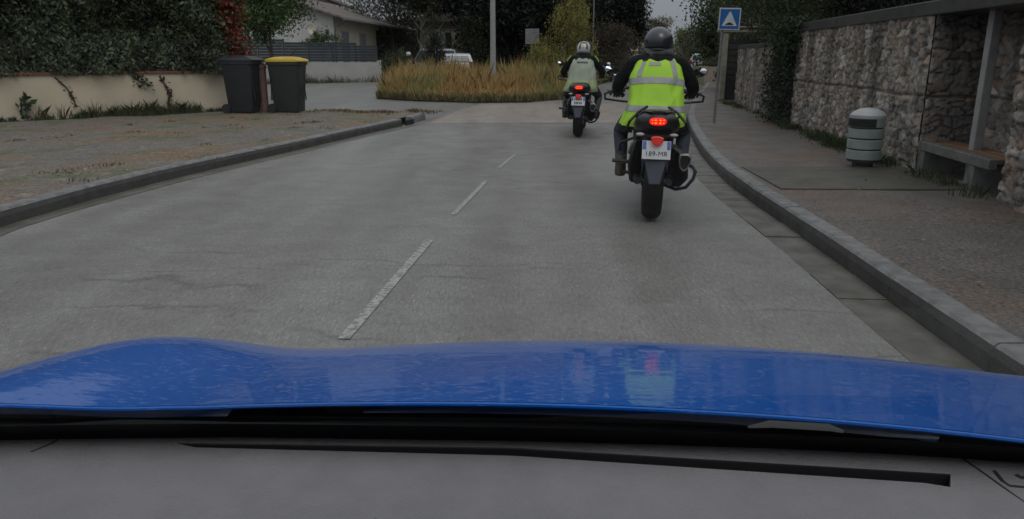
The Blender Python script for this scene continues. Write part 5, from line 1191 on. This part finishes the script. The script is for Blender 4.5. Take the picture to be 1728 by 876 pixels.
def rider(label, kind, parent_loc, rz, lean, cat='person', sc=1.0, lower=True):
    t = thing('person', label, 'person', parent_loc, rz); t.rotation_euler = (0, lean, rz); t.scale = (1, 1, .97)
    hy = 1.08; J = {
        'pelvis': ((0, .56, .91), (.155, .13)), 'belly': ((0, .61, 1.04), (.15, .125)), 'chest': ((0, .69, 1.18), (.175, .13)), 'upper': ((0, .75, 1.29), (.12, .09)), 'neck': ((0, .79, 1.37), (.06, .06)), 'head': ((0, .82, 1.46), (.09, .10)), 'crown': ((0, .82, 1.50), (.07, .08))}
    E = [('pelvis', 'belly'), ('belly', 'chest'), ('chest', 'upper'), ('upper', 'neck'), ('neck', 'head'), ('head', 'crown')]
    for s, n_ in ((-1, 'l'), (1, 'r')):
        J['sh'+n_] = ((s*.205, .76, 1.275), .082); J['ua'+n_] = ((s*.275, .80, 1.17), .070); J['el'+n_] = ((s*.335, .86, 1.06), .062); J['fa'+n_] = ((s*.34, .96, 1.02), .055); J['wr'+n_] = ((s*.335, hy-.06, .995), .038); J['ha'+n_] = ((s*.335, hy-.015, .99), (.030, .030))
        E += [('upper', 'sh'+n_), ('sh'+n_, 'ua'+n_), ('ua'+n_, 'el'+n_), ('el'+n_, 'fa'+n_), ('fa'+n_, 'wr'+n_), ('wr'+n_, 'ha'+n_)]
        J['hp'+n_] = ((s*.13, .60, .84), .115); J['th'+n_] = ((s*.23, .80, .73), .092); J['kn'+n_] = ((s*.29, .98, .635), .074); J['ca'+n_] = ((s*.275, .80, .50), .064); J['an'+n_] = ((s*.265, .55, .365), .045); J['ft'+n_] = ((s*.27, .58, .325), .045); J['to'+n_] = ((s*.275, .72, .325), .036)
        E += [('pelvis', 'hp'+n_), ('hp'+n_, 'th'+n_), ('th'+n_, 'kn'+n_), ('kn'+n_, 'ca'+n_), ('ca'+n_, 'an'+n_), ('an'+n_, 'ft'+n_), ('ft'+n_, 'to'+n_)]
    leg = M_jean if kind == 1 else M_trou
    def asg(c):
        if c.z > 1.40 and abs(c.x) < .12: return 2
        if c.z < .90 and not (abs(c.x) > .25 and c.z > .88): return 1
        return 0
    skin_body('body', J, E, 'pelvis', [M_jack, leg, M_skin], asg, t)
    # gloves: palm, four bent fingers of unequal length round the grip, thumb below
    for s in (-1, 1):
        b = MB(); g0 = Vector((s*.335, hy, .975)); b.ball(g0+Vector((0, -.042, .022)), (.048, .042, .026), 12, 8); b.tube([g0+Vector((0, -.085, .026)), g0+Vector((0, -.05, .024))], [.044, .040], 10)
        for i, (dx, rr_, ln) in enumerate(((-.034, .0105, .9), (-.012, .011, 1.0), (.011, .0105, .96), (.033, .009, .82))):
            pts = [g0+Vector((dx, -.01, .034)), g0+Vector((dx, .022, .026)), g0+Vector((dx, .034, -.002)), g0+Vector((dx, .016*ln, -.026*ln)), g0+Vector((dx, -.008, -.028*ln))]
            b.tube(pts, [rr_*1.1, rr_*1.1, rr_, rr_*.95, rr_*.7], 7)
        b.tube([g0+Vector((-s*.04, -.05, .012)), g0+Vector((-s*.056, -.022, -.008)), g0+Vector((-s*.045, .004, -.026))], [.015, .012, .009], 7)
        b.build('glove', M_glove, t)
        if lower:
            b = MB(); x = s*.27
            b.loft([[Vector((x+w_*math.cos(a), yy+l_*math.sin(a)*(1 if math.sin(a) > 0 else hb_), z)) for a in [2*math.pi*i/16 for i in range(16)]] for z, w_, l_, yy, hb_ in ((.268, .046, .15, .62, .75), (.285, .050, .155, .62, .75), (.32, .050, .15, .62, .75), (.352, .048, .10, .60, .9), (.39, .048, .07, .565, 1), (.45, .055, .065, .60, 1))]); b.build('boot', M_boot if kind == 1 else M_boot2, t)
    # helmet
    hc = Vector((0, .84, 1.455)); b = MB(); rt = Matrix.Rotation(R(-12), 3, 'X'); n1, n2 = 24, 16; vs = []
    for i in range(n2+1):
        th = math.pi*i/n2
        for j in range(n1):
            ph = 2*math.pi*j/n1; v = Vector((math.sin(th)*math.cos(ph)*.128, math.sin(th)*math.sin(ph)*.150, math.cos(th)*.138))
            if v.z < -.085: v.z = -.085-(-.085-v.z)*.3; v.x *= .97
            if v.y > .06 and v.z < 0: v.y *= 1.06
            vs.append(hc+rt @ v)
    b.add(vs, [(i*n1+j, (i+1)*n1+j, (i+1)*n1+(j+1) % n1, i*n1+(j+1) % n1) for i in range(n2) for j in range(n1)])
    he = b.build('helmet', M_helm if kind != 2 and kind != 3 else M_helw, t, ang=80)
    def shell(name, ph0, ph1, th0, th1, m, k=1.02, n_=10):
        b = MB(); rws = []
        for i in range(n_+1):
            th = R(th0+(th1-th0)*i/n_); rws.append([])
            for j in range(n_+1):
                ph = R(ph0+(ph1-ph0)*j/n_); v = Vector((math.sin(th)*math.cos(ph)*.128, math.sin(th)*math.sin(ph)*.150, math.cos(th)*.138))*k
                if v.y > .06 and v.z < 0: v.y *= 1.06
                rws[-1].append(hc+rt @ v)
        b.grid(rws); return b.build(name, m, he)
    shell('visor', 35, 145, 62, 100, M_glass, 1.025)
    b = MB(); b.loft([[hc+rt @ Vector((.125*k*math.cos(a), .146*k*math.sin(a), z)) for a in [2*math.pi*i/24 for i in range(24)]] for z, k in ((-.082, 1.0), (-.098, 1.01), (-.112, .93))], caps=False); b.build('rim', M_rub, he)
    if kind == 2:
        for a0_, a1_ in ((-125, -112), (-68, -55)): shell('stripe', a0_, a1_, 8, 100, M_helm, 1.012)
        shell('stripe', -108, -72, 38, 58, M_helm, 1.012); shell('stripe', 150, 205, 40, 110, M_helm, 1.012); shell('stripe', -25, 30, 40, 110, M_helm, 1.012)
        shell('spot', -98, -82, 82, 98, M_lime, 1.013)
    if kind == 1:
        # crumpled hood bunched at the back of the neck
        b = MB(); rings = []
        for z, rx_, ry_, cy_, wob in ((1.400, .125, .130, .825, .004), (1.385, .142, .148, .815, .010), (1.355, .150, .150, .80, .014), (1.325, .135, .130, .775, .018), (1.295, .105, .11, .745, .014), (1.262, .06, .07, .725, .01), (1.25, .02, .03, .72, 0)):
            rings.append([Vector((rx_*math.cos(a)+wob*math.sin(3*a+z*40), cy_+ry_*math.sin(a)+wob*math.cos(4*a+z*60), z+.012*math.cos(2*a)+wob*.7*math.sin(5*a))) for a in [2*math.pi*i/32 for i in range(32)]])
        b.loft(rings, caps=False); b.build('hood', M_hood, t, ang=80)
    # vest: rings (z, y, halfwidth, halfdepth, x shift)
    VR = [(.745, .525, .285, .175, -.02), (.80, .53, .270, .185, -.012), (.88, .54, .250, .175, -.006), (.96, .575, .238, .165, 0), (1.05, .615, .236, .160, 0), (1.14, .66, .232, .160, 0), (1.20, .69, .212, .155, 0), (1.26, .72, .190, .140, 0), (1.31, .745, .165, .115, 0), (1.345, .765, .135, .085, 0)]
    if kind == 2: VR = [(z, y, w_*(.90 if z > 1.1 else 1.02), d_, x) for z, y, w_, d_, x in VR]
    zs_ = [v[0] for v in VR]
    def VS(zz, a, off=0.0):
        y, w_, d_, x = (float(np.interp(zz, zs_, [v[i] for v in VR])) for i in (1, 2, 3, 4))
        ca, sa = math.cos(a), math.sin(a); p = 2.5; cx_ = math.copysign(abs(ca)**(2/p), ca); sy = math.copysign(abs(sa)**(2/p), sa)
        wr_ = .011*mnoise.noise(Vector((ca*3+zz*2, sa*2, zz*7)))+.008*mnoise.noise(Vector((ca*8-zz*14, 1.5, zz*9)))
        wr_ += -.016*math.exp(-((abs(ca)-(.45+1.2*(1.12-zz)))/.10)**2)*math.exp(-((zz-1.03)/.10)**2)    # drag folds at the waist
        if zz < .9: wr_ += .012*math.sin(a*7)*(.9-zz)/.15
        return Vector((x+cx_*(w_+off+wr_), y+sy*(d_+off+wr_), zz))
    M_v = M_hiv if kind == 1 else M_hiv2
    if kind in (1, 2):
        nA = 64; b = MB(); zz = list(np.linspace(.745, 1.345, 34)); b.loft([[VS(z-(.02*math.sin(a)**2 if z < .8 and math.sin(a) < 0 else 0), a) for a in [2*math.pi*i/nA for i in range(nA)]] for z in zz], caps=False)
        vest = b.build('safety_vest', M_v, t, ang=80)
        def band(z0, z1, a0_, a1_, n_=48, m_=3, tilt=0.0, name='reflective_band', mt=M_band):
            b = MB(); b.grid([[VS(z0+(z1-z0)*i/m_+tilt*(math.cos(R(a0_+(a1_-a0_)*j/n_))**2), R(a0_+(a1_-a0_)*j/n_), .004) for j in range(n_+1)] for i in range(m_+1)]); b.build(name, mt, vest, ang=80)
        if kind == 1:
            band(1.105, 1.160, 0, 360, 72, 3, -.025); band(.862, .915, 0, 360, 72, 3, 0)
            for a0_, a1_ in ((-136, -121), (-59, -44)): band(1.158, 1.343, a0_, a1_, 4, 14)
            b = MB(); b.grid([[VS(1.255+.028*i, R(-108+j*4.5), .005) for j in range(6)] for i in range(2)]); b.build('label_patch', M_band, vest)
        else:
            band(1.215, 1.245, -115, -65, 10, 2, 0, 'printed_patch', M_hug)
            for a0_, a1_ in ((-150, -143), (-37, -30)): band(1.02, 1.20, a0_, a1_, 3, 10)
            band(.745+.02, .93, 180, 360, 40, 6, 0, 'lower_panel', M_hivdull)
            for s in (-1, 1):
                b = MB(); b.tube([(s*.20, .70, 1.345), (s*.262, .72, 1.27), (s*.268, .725, 1.24)], [.010, .013, .008], 6); b.build('lime_piping', M_lime, t)
                b = MB(); b.tube([(s*.392, .83, 1.10), (s*.405, .87, 1.06), (s*.385, .90, 1.0)], [.008, .013, .009], 6); b.build('lime_piping', M_lime, t)
    return t
M_hivdull = mat('greenish_vest_hem', (.30, .37, .20), (.26, .33, .17), 5, .7)

def place_bike(bike, px, py, heading, lean):
    g = ground(px, py); bike.location = (g.x, g.y, 0.006); bike.rotation_euler = (0, R(lean), -R(heading))
    return Vector((g.x, g.y, 0.006)), -R(heading), R(lean)
bk = motorcycle('black motorcycle with carrier rails, ridden by the person in the bright yellow vest')
loc, rz, ln = place_bike(bk, 1097, 369, 8.5, 1.2)
rider('nearer rider in black helmet, grey hood and bright yellow vest with silver bands', 1, loc, rz, ln)
bk2 = motorcycle('black motorcycle further ahead, ridden by the person in the pale vest and white helmet', rails=False, plate_text=False)
loc, rz, ln = place_bike(bk2, 975, 231, 8, 1.0)
rider('rider in white and black helmet and pale greenish vest on the motorcycle further ahead', 2, loc, rz, ln)
bk3 = copy_tree(bk2); tag(bk3, 'motorcycle almost hidden in the tall grass under the far left rider')
bk3.location = (xat(713, 44), 43.2, 0); bk3.rotation_euler = (0, 0, R(60))
rider('far off rider in dark jacket and white helmet beyond the dry grass, near the porch', 3, (xat(713, 44), 43.2, 0), R(60), 0)
